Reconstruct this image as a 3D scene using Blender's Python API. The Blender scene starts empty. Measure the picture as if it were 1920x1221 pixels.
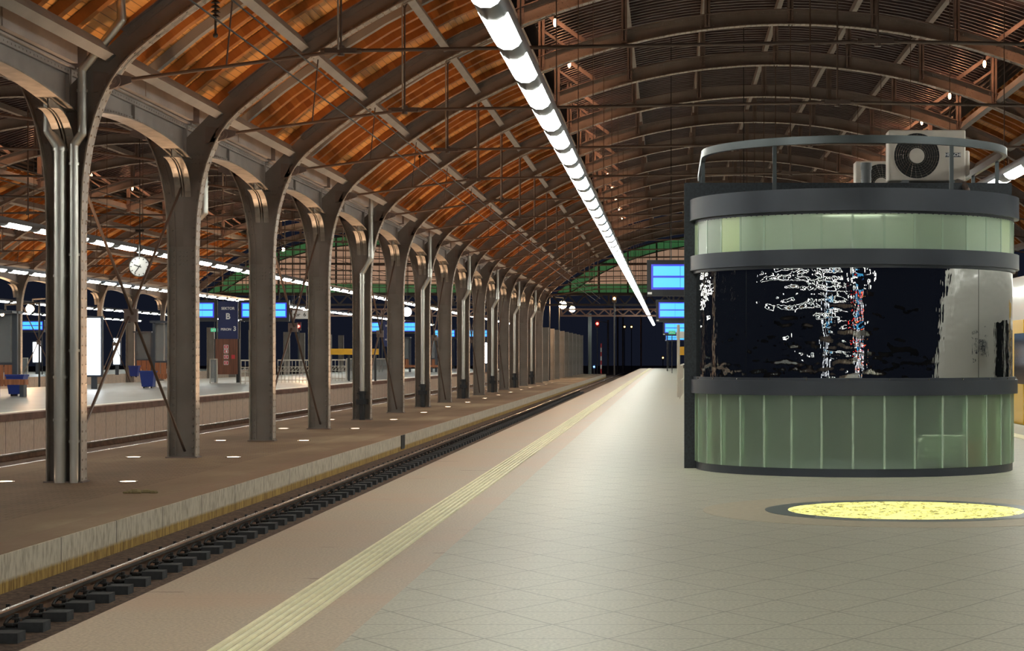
import bpy, math, random
from math import sin, cos, pi, sqrt, radians, atan2
random.seed(7)
SC = bpy.context.scene
COL = SC.collection
H = 1.25                       # eye height above the high platform
# ------------------------------------------------------------------ camera
cam_d = bpy.data.cameras.new('camera'); cam = bpy.data.objects.new('camera', cam_d); COL.objects.link(cam)
cam.location = (0, 0, H); cam.rotation_euler = (pi/2, 0, 0)
cam_d.sensor_width = 36; cam_d.lens = 3800/1920*36
cam_d.shift_x = (960-1255)/1920; cam_d.shift_y = (666-610.5)/1920
cam_d.clip_end = 1000; cam_d.clip_start = .5
SC.camera = cam
# ------------------------------------------------------------------ world, exposure
w = bpy.data.worlds.new('night'); SC.world = w; w.use_nodes = True
bg = w.node_tree.nodes['Background']; bg.inputs[0].default_value = (.06, .075, .14, 1); bg.inputs[1].default_value = .07
SC.view_settings.view_transform = 'Standard'; SC.view_settings.look = 'None'
SC.view_settings.exposure = 0.60; SC.view_settings.gamma = 1; SC.view_settings.use_curve_mapping = False
STRIP_L = 21.0                 # radiance of the fluorescent strips
UP_W = 640.0                   # watts of each floor uplight
PEND_W = 55.0                  # watts of each small pendant lamp
# ------------------------------------------------------------------ materials
MATS = {}
def nmat(name):
    m = bpy.data.materials.new(name); m.use_nodes = True
    nt = m.node_tree; b = nt.nodes['Principled BSDF']; MATS[name] = m
    return m, nt, b
def N(nt, t, **kw):
    n = nt.nodes.new(t)
    for k, v in kw.items(): setattr(n, k, v)
    return n
def L(nt, a, b): nt.links.new(a, b)
def setc(sock, c): sock.default_value = (c[0], c[1], c[2], 1)
def mat(name, c, rough=.5, metal=0, var=.0, scale=3, bump=0, c2=None, stretch=(1,1,1), coat=0, spec=.5, detail=4):
    m, nt, b = nmat(name)
    setc(b.inputs['Base Color'], c); b.inputs['Roughness'].default_value = rough; b.inputs['Metallic'].default_value = metal
    b.inputs['Coat Weight'].default_value = coat; b.inputs['Specular IOR Level'].default_value = spec
    if var or c2 or bump:
        tc = N(nt, 'ShaderNodeTexCoord'); mp = N(nt, 'ShaderNodeMapping'); mp.inputs['Scale'].default_value = stretch
        nz = N(nt, 'ShaderNodeTexNoise'); nz.inputs['Scale'].default_value = scale; nz.inputs['Detail'].default_value = detail
        L(nt, tc.outputs['Object'], mp.inputs[0]); L(nt, mp.outputs[0], nz.inputs['Vector'])
        if c2 is None: c2 = tuple(x*(1-var) for x in c); c1 = tuple(min(1, x*(1+var)) for x in c)
        else: c1 = c
        if var or c2 != c:
            r = N(nt, 'ShaderNodeValToRGB'); r.color_ramp.elements[0].position = .35; r.color_ramp.elements[1].position = .65
            r.color_ramp.elements[0].color = (*c2, 1); r.color_ramp.elements[1].color = (*c1, 1)
            L(nt, nz.outputs['Fac'], r.inputs[0]); L(nt, r.outputs[0], b.inputs['Base Color'])
        if bump:
            bp = N(nt, 'ShaderNodeBump'); bp.inputs['Strength'].default_value = bump; bp.inputs['Distance'].default_value = .02
            L(nt, nz.outputs['Fac'], bp.inputs['Height']); L(nt, bp.outputs[0], b.inputs['Normal'])
    return m
def emat(name, c, s):
    m, nt, b = nmat(name)
    setc(b.inputs['Base Color'], (.1, .1, .1)); setc(b.inputs['Emission Color'], c); b.inputs['Emission Strength'].default_value = s
    return m
COLM = mat('column_paint', (.25, .228, .208), .48, 0, .14, 1.3, .05)
STEEL = mat('steel_paint', (.24, .212, .195), .48, 0, .16, 1.3, .05)
STEELD = mat('steel_paint_aged', (.20, .155, .14), .52, 0, .2, 2, .05)
GIRD = mat('girder_paint', (.34, .305, .29), .5, 0, .12, 1.5)
FLANGE = mat('flange_paint', (.33, .29, .25), .42, 0, .2, 5)
PURL = mat('purlin_paint', (.25, .235, .22), .55, 0, .08, 2)
DARK = mat('lantern_deck', (.095, .072, .074), .45, 0, .2, 2)
BLACK = mat('black_iron', (.02, .019, .019), .5)
ROD = mat('rod_iron', (.12, .085, .07), .45, .3)
ZINC = mat('galvanized_pipe', (.62, .61, .57), .34, .85, .12, 4, 0, None, (1, 1, .2))
BOOT = mat('cast_iron_boot', (.02, .024, .03), .4)
RAILTOP = mat('rail_steel', (.52, .48, .43), .25, .9, .2, 3)
RUST = mat('rail_rust', (.13, .065, .035), .8, 0, .3, 6)
SLEEP = mat('sleeper_concrete', (.042, .045, .05), .85, 0, .3, 8, .3)
CLIP = mat('clip_iron', (.022, .02, .02), .6)
BALL = mat('ballast', (.105, .066, .045), .95, 0, .5, 22, .8)
PINK = mat('edge_slab', (.40, .315, .235), .55, 0, .10, .55)
TACT = mat('tactile_yellow', (.86, .80, .54), .55, 0, .07, 6)
COPE = mat('coping_stone', (.22, .13, .10), .7, 0, .2, 3)
PLATB = mat('far_platform_floor', (.24, .255, .24), .36, 0, .10, .7)
WHITEL = mat('white_line', (.8, .78, .66), .5, 0, .1, 3)
CHAR = mat('charcoal_metal', (.055, .064, .084), .36, .25, .06, 3)
CHAR2 = mat('charcoal_satin', (.085, .10, .108), .33, .45, .08, 3)
SLAB = mat('black_stone', (.020, .027, .035), .42, 0, .35, 40)
ACW = mat('ac_casing', (.66, .60, .53), .45, 0, .06, 4)
ACD = mat('ac_dark', (.006, .006, .007), .6)
PVC = mat('grey_pvc', (.17, .185, .20), .5)
WOODP = mat('bench_wood', (.36, .13, .055), .5, 0, .3, 2, 0, None, (14, 14, .7))
WOODT = mat('totem_wood', (.145, .050, .026), .45, 0, .3, 2, 0, None, (9, 9, .6))
BINB = mat('bin_blue', (.015, .04, .26), .4)
SIGNB = mat('sign_navy', (.006, .016, .10), .4)
SIGNW = mat('sign_white', (.75, .75, .75), .5)
HOUSE = mat('display_housing', (.016, .018, .022), .45)
YEL = mat('yellow_paint', (.62, .33, .015), .45, 0, .08, 3)
TRAINW = mat('train_white', (.62, .61, .57), .25, 0, 0, 1, 0, None, (1,1,1), .3)
TRAINY = mat('train_yellow', (.70, .43, .02), .3)
TGLASS = mat('train_glass', (.006, .007, .009), .08)
TGREY = mat('train_grey', (.10, .10, .11), .5)
RAILW = mat('railing_paint', (.50, .46, .40), .5)
CLOCKF = mat('clock_face', (.45, .45, .44), .4)
REDP = mat('red_sign', (.55, .03, .04), .4)
GRNP = emat('exit_green', (.02, .30, .14), 1.0)
RED = emat('signal_red', (1, .02, .015), 30)
BLUE = emat('signal_blue', (.05, .25, 1), 20)
AMB = emat('amber_lamp', (1, .42, .1), 14)
FLOOD = emat('flood_lamp', (1, .62, .32), 120)
PENDM = emat('pendant_glow', (1, .42, .20), 24)
STRIPM = emat('strip_glow', (.98, 1, .90), STRIP_L)
UPM = emat('uplight_glow', (1, .72, .50), 14)
ADV = emat('advert_glow', (.90, .95, 1), 4.0)
GLOBE = emat('globe_glow', (.95, .97, 1), 5)
CYAN = emat('screen_cyan', (.07, .60, 1.0), .80)
CYANF = emat('screen_border', (.01, .02, 1.0), .5)
LITTER = mat('dry_litter', (.25, .2, .1), .8)
INLAY = mat('floor_inlay', (.46, .40, .29), .5, 0, .08, 20)
RIMR = mat('rim_blue_grey', (.20, .235, .24), .35, .4)
CHAIRM = mat('chair_white', (.72, .72, .68), .5)
LEAF = mat('palm_leaf', (.03, .07, .03), .5)
TERRA = mat('pot_brown', (.25, .09, .04), .6)
GREENP = mat('green_pane', (.07, .20, .09), .4)
BEIGEP = mat('beige_pane', (.62, .42, .33), .45, 0, .12, .5)
BEIGEP.node_tree.nodes['Principled BSDF'].inputs['Emission Strength'].default_value = .13  # weak emission stands in for uplight on the panes; they are no lamp
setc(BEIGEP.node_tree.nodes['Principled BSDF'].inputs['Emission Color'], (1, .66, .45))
GREENP.node_tree.nodes['Principled BSDF'].inputs['Emission Strength'].default_value = .05  # same stand-in glow on the green panes
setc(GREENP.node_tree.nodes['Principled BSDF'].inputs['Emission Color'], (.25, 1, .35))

def math_(nt, op, a, b=None, c=None):
    n = N(nt, 'ShaderNodeMath', operation=op)
    for i, v in enumerate((a, b, c)):
        if v is None: continue
        if isinstance(v, (int, float)): n.inputs[i].default_value = v
        else: L(nt, v, n.inputs[i])
    return n.outputs[0]
def mixc(nt, fac, a, b):
    n = N(nt, 'ShaderNodeMix', data_type='RGBA')
    for s, v in ((n.inputs[0], fac), (n.inputs[6], a), (n.inputs[7], b)):
        if isinstance(v, (int, float)): s.default_value = v
        elif isinstance(v, tuple): s.default_value = (*v, 1)
        else: L(nt, v, s)
    return n.outputs[2]
def objxyz(nt):
    tc = N(nt, 'ShaderNodeTexCoord'); s = N(nt, 'ShaderNodeSeparateXYZ'); L(nt, tc.outputs['Object'], s.inputs[0])
    return tc.outputs['Object'], s.outputs[0], s.outputs[1], s.outputs[2]
def noise(nt, vec, scale, detail=3, stretch=None):
    nz = N(nt, 'ShaderNodeTexNoise'); nz.inputs['Scale'].default_value = scale; nz.inputs['Detail'].default_value = detail
    if stretch:
        mp = N(nt, 'ShaderNodeMapping'); mp.inputs['Scale'].default_value = stretch; L(nt, vec, mp.inputs[0]); vec = mp.outputs[0]
    L(nt, vec, nz.inputs['Vector']); return nz.outputs['Fac']
def ramp(nt, fac, stops):
    r = N(nt, 'ShaderNodeValToRGB'); e = r.color_ramp.elements
    while len(e) < len(stops): e.new(.5)
    for i, (p, c) in enumerate(stops): e[i].position = p; e[i].color = (*c, 1)
    L(nt, fac, r.inputs[0]); return r.outputs[0]
def joint(nt, coord, period, width):       # 1 on a joint line
    t = math_(nt, 'PINGPONG', coord, period/2)
    return math_(nt, 'LESS_THAN', t, width)
# terrazzo floor with triangular joints
def floor_mat():
    m, nt, b = nmat('terrazzo_tiles'); o, x, y, z = objxyz(nt)
    hh = .47
    l1 = joint(nt, y, hh, .006)
    d1 = math_(nt, 'ADD', math_(nt, 'MULTIPLY', x, .866), math_(nt, 'MULTIPLY', y, .5))
    d2 = math_(nt, 'SUBTRACT', math_(nt, 'MULTIPLY', x, .866), math_(nt, 'MULTIPLY', y, .5))
    l2 = joint(nt, d1, hh, .0055); l3 = joint(nt, d2, hh, .0055)
    ln = math_(nt, 'MAXIMUM', l1, math_(nt, 'MAXIMUM', l2, l3))
    sp = noise(nt, o, 55, 2); big = noise(nt, o, .5, 3)
    c = ramp(nt, sp, [(.3, (.30, .285, .225)), (.5, (.44, .42, .34)), (.72, (.58, .545, .45))])
    c = mixc(nt, math_(nt, 'MULTIPLY', big, .35), c, (.38, .375, .30))
    c = mixc(nt, math_(nt, 'MULTIPLY', ln, .55), c, (.11, .095, .075))
    L(nt, c, b.inputs['Base Color']); b.inputs['Roughness'].default_value = .34
    L(nt, math_(nt, 'MULTIPLY_ADD', sp, .18, .36), b.inputs['Roughness']); b.inputs['Specular IOR Level'].default_value = .3
    return m
FLOORM = floor_mat()
def pink_mat():
    m, nt, b = nmat('edge_slabs'); o, x, y, z = objxyz(nt)
    ln = joint(nt, y, .80, .004)
    sp = noise(nt, o, 60, 2); big = noise(nt, o, .9, 3, (.25, 1, 1))
    st = noise(nt, o, 1.6, 3, (.8, 3, 1))
    c = ramp(nt, sp, [(.3, (.35, .27, .195)), (.7, (.56, .445, .325))])
    c = mixc(nt, ramp(nt, big, [(.42, (0, 0, 0)), (.62, (.55, .55, .55))]), c, (.50, .335, .23))
    c = mixc(nt, math_(nt, 'MULTIPLY', math_(nt, 'GREATER_THAN', st, .70), .5), c, (.16, .075, .05))
    c = mixc(nt, math_(nt, 'MULTIPLY', ln, .3), c, (.2, .15, .11))
    L(nt, c, b.inputs['Base Color']); b.inputs['Roughness'].default_value = .5
    return m
PINK = pink_mat()
def lowplat_mat():
    m, nt, b = nmat('worn_asphalt_pavers'); o, x, y, z = objxyz(nt)
    big = noise(nt, o, .35, 4, (1, .45, 1)); fine = noise(nt, o, 14, 4, (1, .5, 1))
    c = ramp(nt, big, [(.35, (.18, .115, .062)), (.52, (.29, .20, .115)), (.64, (.46, .36, .22))])
    c = mixc(nt, math_(nt, 'MULTIPLY', fine, .5), c, (.19, .115, .066))
    br = N(nt, 'ShaderNodeTexBrick'); br.inputs['Scale'].default_value = 2.2; br.inputs['Mortar Size'].default_value = .015
    L(nt, o, br.inputs['Vector']); setc(br.inputs['Color1'], (1, 1, 1)); setc(br.inputs['Color2'], (.86, .86, .86)); setc(br.inputs['Mortar'], (.55, .5, .45))
    mid = math_(nt, 'LESS_THAN', math_(nt, 'ABSOLUTE', math_(nt, 'ADD', x, 8.3)), 1.3)
    mul = N(nt, 'ShaderNodeMix', data_type='RGBA', blend_type='MULTIPLY'); L(nt, mid, mul.inputs[0]); L(nt, c, mul.inputs[6]); L(nt, br.outputs['Color'], mul.inputs[7])
    edge = math_(nt, 'GREATER_THAN', x, -6.25)
    c = mixc(nt, math_(nt, 'MULTIPLY', edge, .4), mul.outputs[2], (.26, .15, .095))
    L(nt, c, b.inputs['Base Color']); b.inputs['Roughness'].default_value = .85
    bp = N(nt, 'ShaderNodeBump'); bp.inputs['Strength'].default_value = .25; bp.inputs['Distance'].default_value = .02
    L(nt, fine, bp.inputs['Height']); L(nt, bp.outputs[0], b.inputs['Normal'])
    return m
LOWP = lowplat_mat()
def wallconc(name, period, yellow_z, base, dirt):
    m, nt, b = nmat(name); o, x, y, z = objxyz(nt)
    st = noise(nt, o, 9, 5, (1, 2, .8)); big = noise(nt, o, .8, 3)
    c = mixc(nt, ramp(nt, st, [(.42, (0, 0, 0)), (.70, (.7, .7, .7))]), base, dirt)
    c = mixc(nt, math_(nt, 'MULTIPLY', big, .3), c, tuple(v*.6 for v in base))
    ln = joint(nt, y, period, .012)
    c = mixc(nt, math_(nt, 'MULTIPLY', ln, .8), c, (.035, .028, .02))
    if yellow_z is not None:
        zz = math_(nt, 'ADD', z, math_(nt, 'MULTIPLY', st, .05))
        yf = N(nt, 'ShaderNodeMapRange'); yf.inputs[1].default_value = yellow_z+.04; yf.inputs[2].default_value = yellow_z; L(nt, zz, yf.inputs[0])
        yc = ramp(nt, noise(nt, o, 10, 4, (1, 2.5, .4)), [(.35, (.20, .105, .02)), (.65, (.50, .32, .08))])
        c = mixc(nt, yf.outputs[0], c, yc)
    L(nt, c, b.inputs['Base Color']); b.inputs['Roughness'].default_value = .8
    return m
LOWW = wallconc('low_wall_concrete', 1.95, -.735, (.66, .58, .46), (.26, .20, .13))
FARW = wallconc('far_wall_concrete', .95, None, (.84, .69, .57), (.58, .45, .34))
def wood_mat(name, ca, cb, cc, lines):
    m, nt, b = nmat(name)
    uv = N(nt, 'ShaderNodeUVMap'); s = N(nt, 'ShaderNodeSeparateXYZ'); L(nt, uv.outputs[0], s.inputs[0])
    u, v = s.outputs[0], s.outputs[1]
    cell = math_(nt, 'FLOOR', math_(nt, 'DIVIDE', u, .13))
    cx = N(nt, 'ShaderNodeCombineXYZ'); L(nt, math_(nt, 'MULTIPLY', cell, 3.7), cx.inputs[0]); L(nt, math_(nt, 'MULTIPLY', v, .35), cx.inputs[1])
    a = noise(nt, cx.outputs[0], 1.0, 1)
    g = noise(nt, uv.outputs[0], 5, 4, (6, .8, 1))
    c = ramp(nt, a, [(.3, ca), (.5, cb), (.72, cc)])
    c = mixc(nt, math_(nt, 'MULTIPLY', g, .4), c, tuple(x*.55 for x in ca))
    if lines: c = mixc(nt, math_(nt, 'MULTIPLY', joint(nt, u, .13, .006), .7), c, (.10, .035, .008))
    L(nt, c, b.inputs['Base Color']); b.inputs['Roughness'].default_value = .45
    return m
BOARD = wood_mat('roof_boards', (.68, .28, .068), (.80, .37, .10), (.88, .47, .15), True)
RAFT = wood_mat('roof_rafters', (.30, .10, .022), (.40, .145, .032), (.50, .20, .05), False)
def kiosk_glass(name, c, var, tr):
    m, nt, b = nmat(name)
    oi = N(nt, 'ShaderNodeObjectInfo'); o, x, y, z = objxyz(nt)
    cc = ramp(nt, oi.outputs['Random'], [(0, tuple(v*(1-var) for v in c)), (.5, c), (1, (c[0]*(1+var), c[1]*(1+var*.8), c[2]*(1-var*.4)))])
    g = noise(nt, o, 1.2, 2)
    cc = mixc(nt, math_(nt, 'MULTIPLY', g, .35), cc, tuple(v*.6 for v in c))
    L(nt, cc, b.inputs['Base Color']); b.inputs['Roughness'].default_value = .30
    b.inputs['Coat Weight'].default_value = .5; b.inputs['Coat Roughness'].default_value = .16
    g2 = N(nt, 'ShaderNodeBsdfGlass'); setc(g2.inputs['Color'], (.80, .90, .79)); g2.inputs['Roughness'].default_value = .34; g2.inputs['IOR'].default_value = 1.06
    mx = N(nt, 'ShaderNodeMixShader'); mx.inputs[0].default_value = tr
    L(nt, b.outputs[0], mx.inputs[1]); L(nt, g2.outputs[0], mx.inputs[2]); L(nt, mx.outputs[0], nt.nodes['Material Output'].inputs[0])
    return m
PANEL = kiosk_glass('frosted_channel_glass', (.31, .385, .315), .24, .60)
PANEH = kiosk_glass('frosted_clerestory_glass', (.46, .60, .46), .35, .16)
MULL = mat('pale_glass_rib', (.42, .56, .44), .3, 0, 0, 1, 0, None, (1,1,1), .3)
def mirror_glass():
    m, nt, b = nmat('dark_curved_glass'); o, x, y, z = objxyz(nt)
    setc(b.inputs['Base Color'], (.006, .007, .008)); b.inputs['Roughness'].default_value = .015
    b.inputs['Specular IOR Level'].default_value = 1.0; b.inputs['IOR'].default_value = 2.6
    b.inputs['Transmission Weight'].default_value = 0
    nz = noise(nt, o, 2.2, 2, (1.2, 1.2, 2.0)); n2 = noise(nt, o, 9, 2, (2.6, 2.6, .55))
    h = math_(nt, 'ADD', math_(nt, 'MULTIPLY', nz, 1.0), math_(nt, 'MULTIPLY', n2, .24))
    bp = N(nt, 'ShaderNodeBump'); bp.inputs['Strength'].default_value = .165; bp.inputs['Distance'].default_value = .05
    L(nt, h, bp.inputs['Height']); L(nt, bp.outputs[0], b.inputs['Normal'])
    return m
MIRR = mirror_glass()
def clear_glass(name, tint, alpha):
    m, nt, b = nmat(name)
    tr = N(nt, 'ShaderNodeBsdfTransparent'); mx = N(nt, 'ShaderNodeMixShader'); setc(b.inputs['Base Color'], tint); b.inputs['Roughness'].default_value = .12
    mx.inputs[0].default_value = alpha; out = nt.nodes['Material Output']
    L(nt, tr.outputs[0], mx.inputs[1]); L(nt, b.outputs[0], mx.inputs[2]); L(nt, mx.outputs[0], out.inputs[0])
    return m
SHELG = clear_glass('shelter_glass', (.30, .32, .33), .5)
def glowmap():
    m, nt, b = nmat('lit_yellow_glass'); o, x, y, z = objxyz(nt)
    setc(b.inputs['Base Color'], (.3, .28, .1)); b.inputs['Roughness'].default_value = .2
    w1 = noise(nt, o, 10, 5); w2 = noise(nt, o, 3, 3)
    ridge = math_(nt, 'LESS_THAN', math_(nt, 'ABSOLUTE', math_(nt, 'SUBTRACT', w1, .5)), .030)
    zone = math_(nt, 'GREATER_THAN', w2, .43)
    blot = math_(nt, 'GREATER_THAN', noise(nt, o, 22, 2), .68)
    k = math_(nt, 'MAXIMUM', math_(nt, 'MULTIPLY', ridge, zone), math_(nt, 'MULTIPLY', blot, zone))
    c = mixc(nt, k, (1, .91, .24), (.09, .075, .012))
    L(nt, c, b.inputs['Emission Color']); b.inputs['Emission Strength'].default_value = .95
    return m
MAPG = glowmap()

# ------------------------------------------------------------------ mesh builder
class MB:
    def __init__(s): s.v = []; s.f = []; s.mi = []; s.uv = {}; s.m = 0; s.sm = []
    def add(s, vs, fs, smooth=False):
        o = len(s.v); s.v += [tuple(p) for p in vs]
        for f in fs: s.f.append(tuple(i+o for i in f)); s.mi.append(s.m); s.sm.append(smooth)
    def box(s, x0, x1, y0, y1, z0, z1):
        s.add([(x0,y0,z0),(x1,y0,z0),(x1,y1,z0),(x0,y1,z0),(x0,y0,z1),(x1,y0,z1),(x1,y1,z1),(x0,y1,z1)],
              [(0,3,2,1),(4,5,6,7),(0,1,5,4),(1,2,6,5),(2,3,7,6),(3,0,4,7)]); return s
    def cyl(s, a, b, r, n=12, r2=None, caps=True):
        r2 = r if r2 is None else r2
        ax = [b[i]-a[i] for i in range(3)]; l = sqrt(sum(q*q for q in ax)) or 1; ax = [q/l for q in ax]
        u = (1,0,0) if abs(ax[0]) < .9 else (0,1,0)
        e1 = cross(ax, u); l = sqrt(sum(q*q for q in e1)); e1 = [q/l for q in e1]; e2 = cross(ax, e1)
        vs = []
        for c, rr in ((a, r), (b, r2)):
            for i in range(n):
                t = 2*pi*i/n; vs.append(tuple(c[k]+rr*(cos(t)*e1[k]+sin(t)*e2[k]) for k in range(3)))
        s.add(vs, [(i, (i+1) % n, n+(i+1) % n, n+i) for i in range(n)], True)
        if caps: s.add(vs, [tuple(range(n-1, -1, -1)), tuple(range(n, 2*n))])
        return s
    def tube(s, pts, r, n=10):
        for a, b in zip(pts, pts[1:]): s.cyl(a, b, r, n)
        for p in pts[1:-1]: s.ball(p, r*1.01, n, 6)
        return s
    def bar(s, a, b, wdt, t):                   # rectangular bar, width in x/z plane, thickness
        ax = [b[i]-a[i] for i in range(3)]; l = sqrt(sum(q*q for q in ax)); ax = [q/l for q in ax]
        u = (0,1,0) if abs(ax[1]) < .8 else (1,0,0)
        e1 = cross(ax, u); l = sqrt(sum(q*q for q in e1)); e1 = [q/l for q in e1]; e2 = cross(ax, e1)
        vs = []
        for c in (a, b):
            for i, j in ((-1,-1),(1,-1),(1,1),(-1,1)):
                vs.append(tuple(c[k]+e1[k]*wdt/2*i+e2[k]*t/2*j for k in range(3)))
        s.add(vs, [(0,3,2,1),(4,5,6,7),(0,1,5,4),(1,2,6,5),(2,3,7,6),(3,0,4,7)]); return s
    def ball(s, c, r, n=12, k=8, sx=1, sy=1, sz=1):
        vs = [(c[0], c[1], c[2]-r*sz)]; fs = []
        for j in range(1, k):
            p = -pi/2+pi*j/k
            for i in range(n): t = 2*pi*i/n; vs.append((c[0]+r*sx*cos(p)*cos(t), c[1]+r*sy*cos(p)*sin(t), c[2]+r*sz*sin(p)))
        vs.append((c[0], c[1], c[2]+r*sz)); last = len(vs)-1
        for i in range(n): fs.append((0, 1+(i+1) % n, 1+i))
        for j in range(k-2):
            for i in range(n): a = 1+j*n+i; b = 1+j*n+(i+1) % n; fs.append((a, b, b+n, a+n))
        for i in range(n): fs.append((last, 1+(k-2)*n+i, 1+(k-2)*n+(i+1) % n))
        s.add(vs, fs, True); return s
    def rivet(s, p, nrm, r=.017, n=6):
        u = (0,0,1) if abs(nrm[2]) < .7 else (1,0,0)
        e1 = cross(nrm, u); l = sqrt(sum(q*q for q in e1)); e1 = [q/l for q in e1]; e2 = cross(nrm, e1)
        vs = []
        for rr, hh in ((r, 0), (r*.75, r*.55)):
            for i in range(n): t = 2*pi*i/n; vs.append(tuple(p[k]+rr*(cos(t)*e1[k]+sin(t)*e2[k])+nrm[k]*hh for k in range(3)))
        s.add(vs, [(i, (i+1) % n, n+(i+1) % n, n+i) for i in range(n)]+[tuple(range(n, 2*n))]); return s
    def strip(s, A, B, y0, y1):                 # solid between two xz polylines, from y0 to y1
        n = len(A); vs = []
        for P in (A, B):
            for (x, z) in P: vs.append((x, y0, z)); vs.append((x, y1, z))
        fs = []
        for i in range(n-1):
            a0, a1, a2, a3 = 2*i, 2*i+1, 2*i+2, 2*i+3; b0, b1, b2, b3 = (k+2*n for k in (a0, a1, a2, a3))
            fs += [(a0, a2, b2, b0), (a1, b1, b3, a3), (a0, a1, a3, a2), (b0, b2, b3, b1)]
        e = 2*(n-1); fs += [(0, 2*n, 2*n+1, 1), (e, e+1, 2*n+e+1, 2*n+e)]
        s.add(vs, fs); return s
    def ring(s, c, r0, r1, z0, z1, n=48, a0=0, a1=2*pi):   # flat-topped annular band around z
        full = abs(a1-a0-2*pi) < 1e-6; k = n if full else n+1; vs = []
        for i in range(k):
            t = a0+(a1-a0)*i/n; cx, sx = cos(t), sin(t)
            vs += [(c[0]+r0*cx, c[1]+r0*sx, z0), (c[0]+r1*cx, c[1]+r1*sx, z0), (c[0]+r1*cx, c[1]+r1*sx, z1), (c[0]+r0*cx, c[1]+r0*sx, z1)]
        o = len(s.v); s.v += vs
        for i in range(n):
            a = 4*i; b = 4*((i+1) % k)
            for q, (p, r) in enumerate(((0, 1), (1, 2), (2, 3), (3, 0))):
                s.f.append((o+a+p, o+b+p, o+b+r, o+a+r)); s.mi.append(s.m); s.sm.append(q in (1, 3))
        if not full: s.add(vs[:4]+vs[-4:], [(0,1,2,3),(7,6,5,4)])
        return s
    def build(s, name, mats, parent=None, off=(0,0,0), recalc=True):
        me = bpy.data.meshes.new(name)
        me.from_pydata([(p[0]-off[0], p[1]-off[1], p[2]-off[2]) for p in s.v], [], s.f)
        mats = mats if isinstance(mats, (list, tuple)) else [mats]
        for m in mats: me.materials.append(m)
        me.polygons.foreach_set('material_index', s.mi); me.polygons.foreach_set('use_smooth', s.sm)
        if recalc:
            import bmesh
            bm = bmesh.new(); bm.from_mesh(me); bmesh.ops.recalc_face_normals(bm, faces=bm.faces); bm.to_mesh(me); bm.free()
        me.set_sharp_from_angle(angle=radians(38))
        me.update()
        o = bpy.data.objects.new(name, me); COL.objects.link(o)
        if parent: o.parent = parent
        return o
def cross(a, b): return (a[1]*b[2]-a[2]*b[1], a[2]*b[0]-a[0]*b[2], a[0]*b[1]-a[1]*b[0])
def tag(o, label, cat, group=None, kind=None):
    if label: o['label'] = label
    if cat: o['category'] = cat
    if group: o['group'] = group
    if kind: o['kind'] = kind
    return o
def thing(name, loc, label, cat, group=None, rz=0):
    o = bpy.data.objects.new(name, None); COL.objects.link(o); o.location = loc; o.rotation_euler = (0, 0, rz)
    o.empty_display_size = .2
    return tag(o, label, cat, group)
def struct(o): o['kind'] = 'structure'; return o
def dup(root, loc, label, group=None, rz=None):
    r = root.copy(); COL.objects.link(r); r.location = loc
    if rz is not None: r.rotation_euler = (0, 0, rz)
    r['label'] = label
    if group: r['group'] = group
    for ch in list(root.children):
        c = ch.copy(); COL.objects.link(c); c.parent = r
        for g in list(ch.children):
            d = g.copy(); COL.objects.link(d); d.parent = c
    return r
def text(name, s, size, m, parent, loc, align='CENTER', rz=0, bold=0, rx=pi/2):
    cu = bpy.data.curves.new(name, 'FONT'); cu.body = s; cu.size = size; cu.align_x = align; cu.align_y = 'CENTER'; cu.extrude = .004; cu.offset = bold
    t = bpy.data.objects.new('tmp', cu); COL.objects.link(t)
    me = bpy.data.meshes.new_from_object(t.evaluated_get(bpy.context.evaluated_depsgraph_get()))
    bpy.data.objects.remove(t); me.materials.clear(); me.materials.append(m)
    o = bpy.data.objects.new(name, me); COL.objects.link(o); o.parent = parent; o.location = loc; o.rotation_euler = (rx, 0, rz)
    return o
ORD = ['zeroth','first','second','third','fourth','fifth','sixth','seventh','eighth','ninth','tenth','eleventh','twelfth','thirteenth','fourteenth','fifteenth',
       'sixteenth','seventeenth','eighteenth','nineteenth','twentieth','twenty-first','twenty-second','twenty-third','twenty-fourth','twenty-fifth']

# ------------------------------------------------------------------ layout
Y0, DY = 27.9, 6.72
def YK(k): return Y0+DY*k
def pw(px, Y): return (px-1255)*Y/3800
def zw(py, Y): return (666-py)*Y/3800+H
XC, XA = -8.3, 2.87            # column line, vault axis
SPAN = 2*(XA-XC)               # 22.34
LOWZ = -.5; BALZ = -.845; RAILZ = -.70
EDGE = -2.75; REDGE = 6.3
YB, YF = -110., 192.            # platform from behind the camera to its far end
YW = 129.6                     # glazed end screen
CZ = -8.15+H                   # centre height of the rib circles
# ------------------------------------------------------------------ ground
b = MB(); b.box(-120, 60, YB-10, 400, -1.4, BALZ); struct(b.build('floor', BALL))
b = MB(); b.box(-1.42, REDGE, YB, YF, -1.3, 0); struct(b.build('floor', FLOORM))
b = MB(); b.box(EDGE, -1.42, YB, YF, -.12, 0); b.box(-2.6, -1.42, YB, YF, -1.3, -.12); struct(b.build('floor', PINK))
b = MB()
for i in range(6):
    x0 = -1.946+i*.0425; b.strip([(x0+.002, .002), (x0+.007, .011), (x0+.026, .011), (x0+.031, .002)], [(x0+.002, .0), (x0+.007, .0), (x0+.026, .0), (x0+.031, .0)], YB, YF)
o = b.build('tactile_strip', TACT); tag(o, 'ribbed cream yellow tactile strip along the near platform edge', 'tactile paving')
b = MB()
for i in range(6): x0 = 5.25+i*.0425; b.box(x0, x0+.032, YB, YF, 0, .008)
o = b.build('tactile_strip', TACT); tag(o, 'pale tactile strip by the train beyond the kiosk', 'tactile paving')
b = MB(); b.box(-10.4, -5.872, YB, 187, -1.3, LOWZ); struct(b.build('floor', LOWP))
b = MB(); b.box(-5.872, -5.85, YB, 187, -1.3, LOWZ-.004); wl = struct(b.build('wall_near', LOWW))
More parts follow.
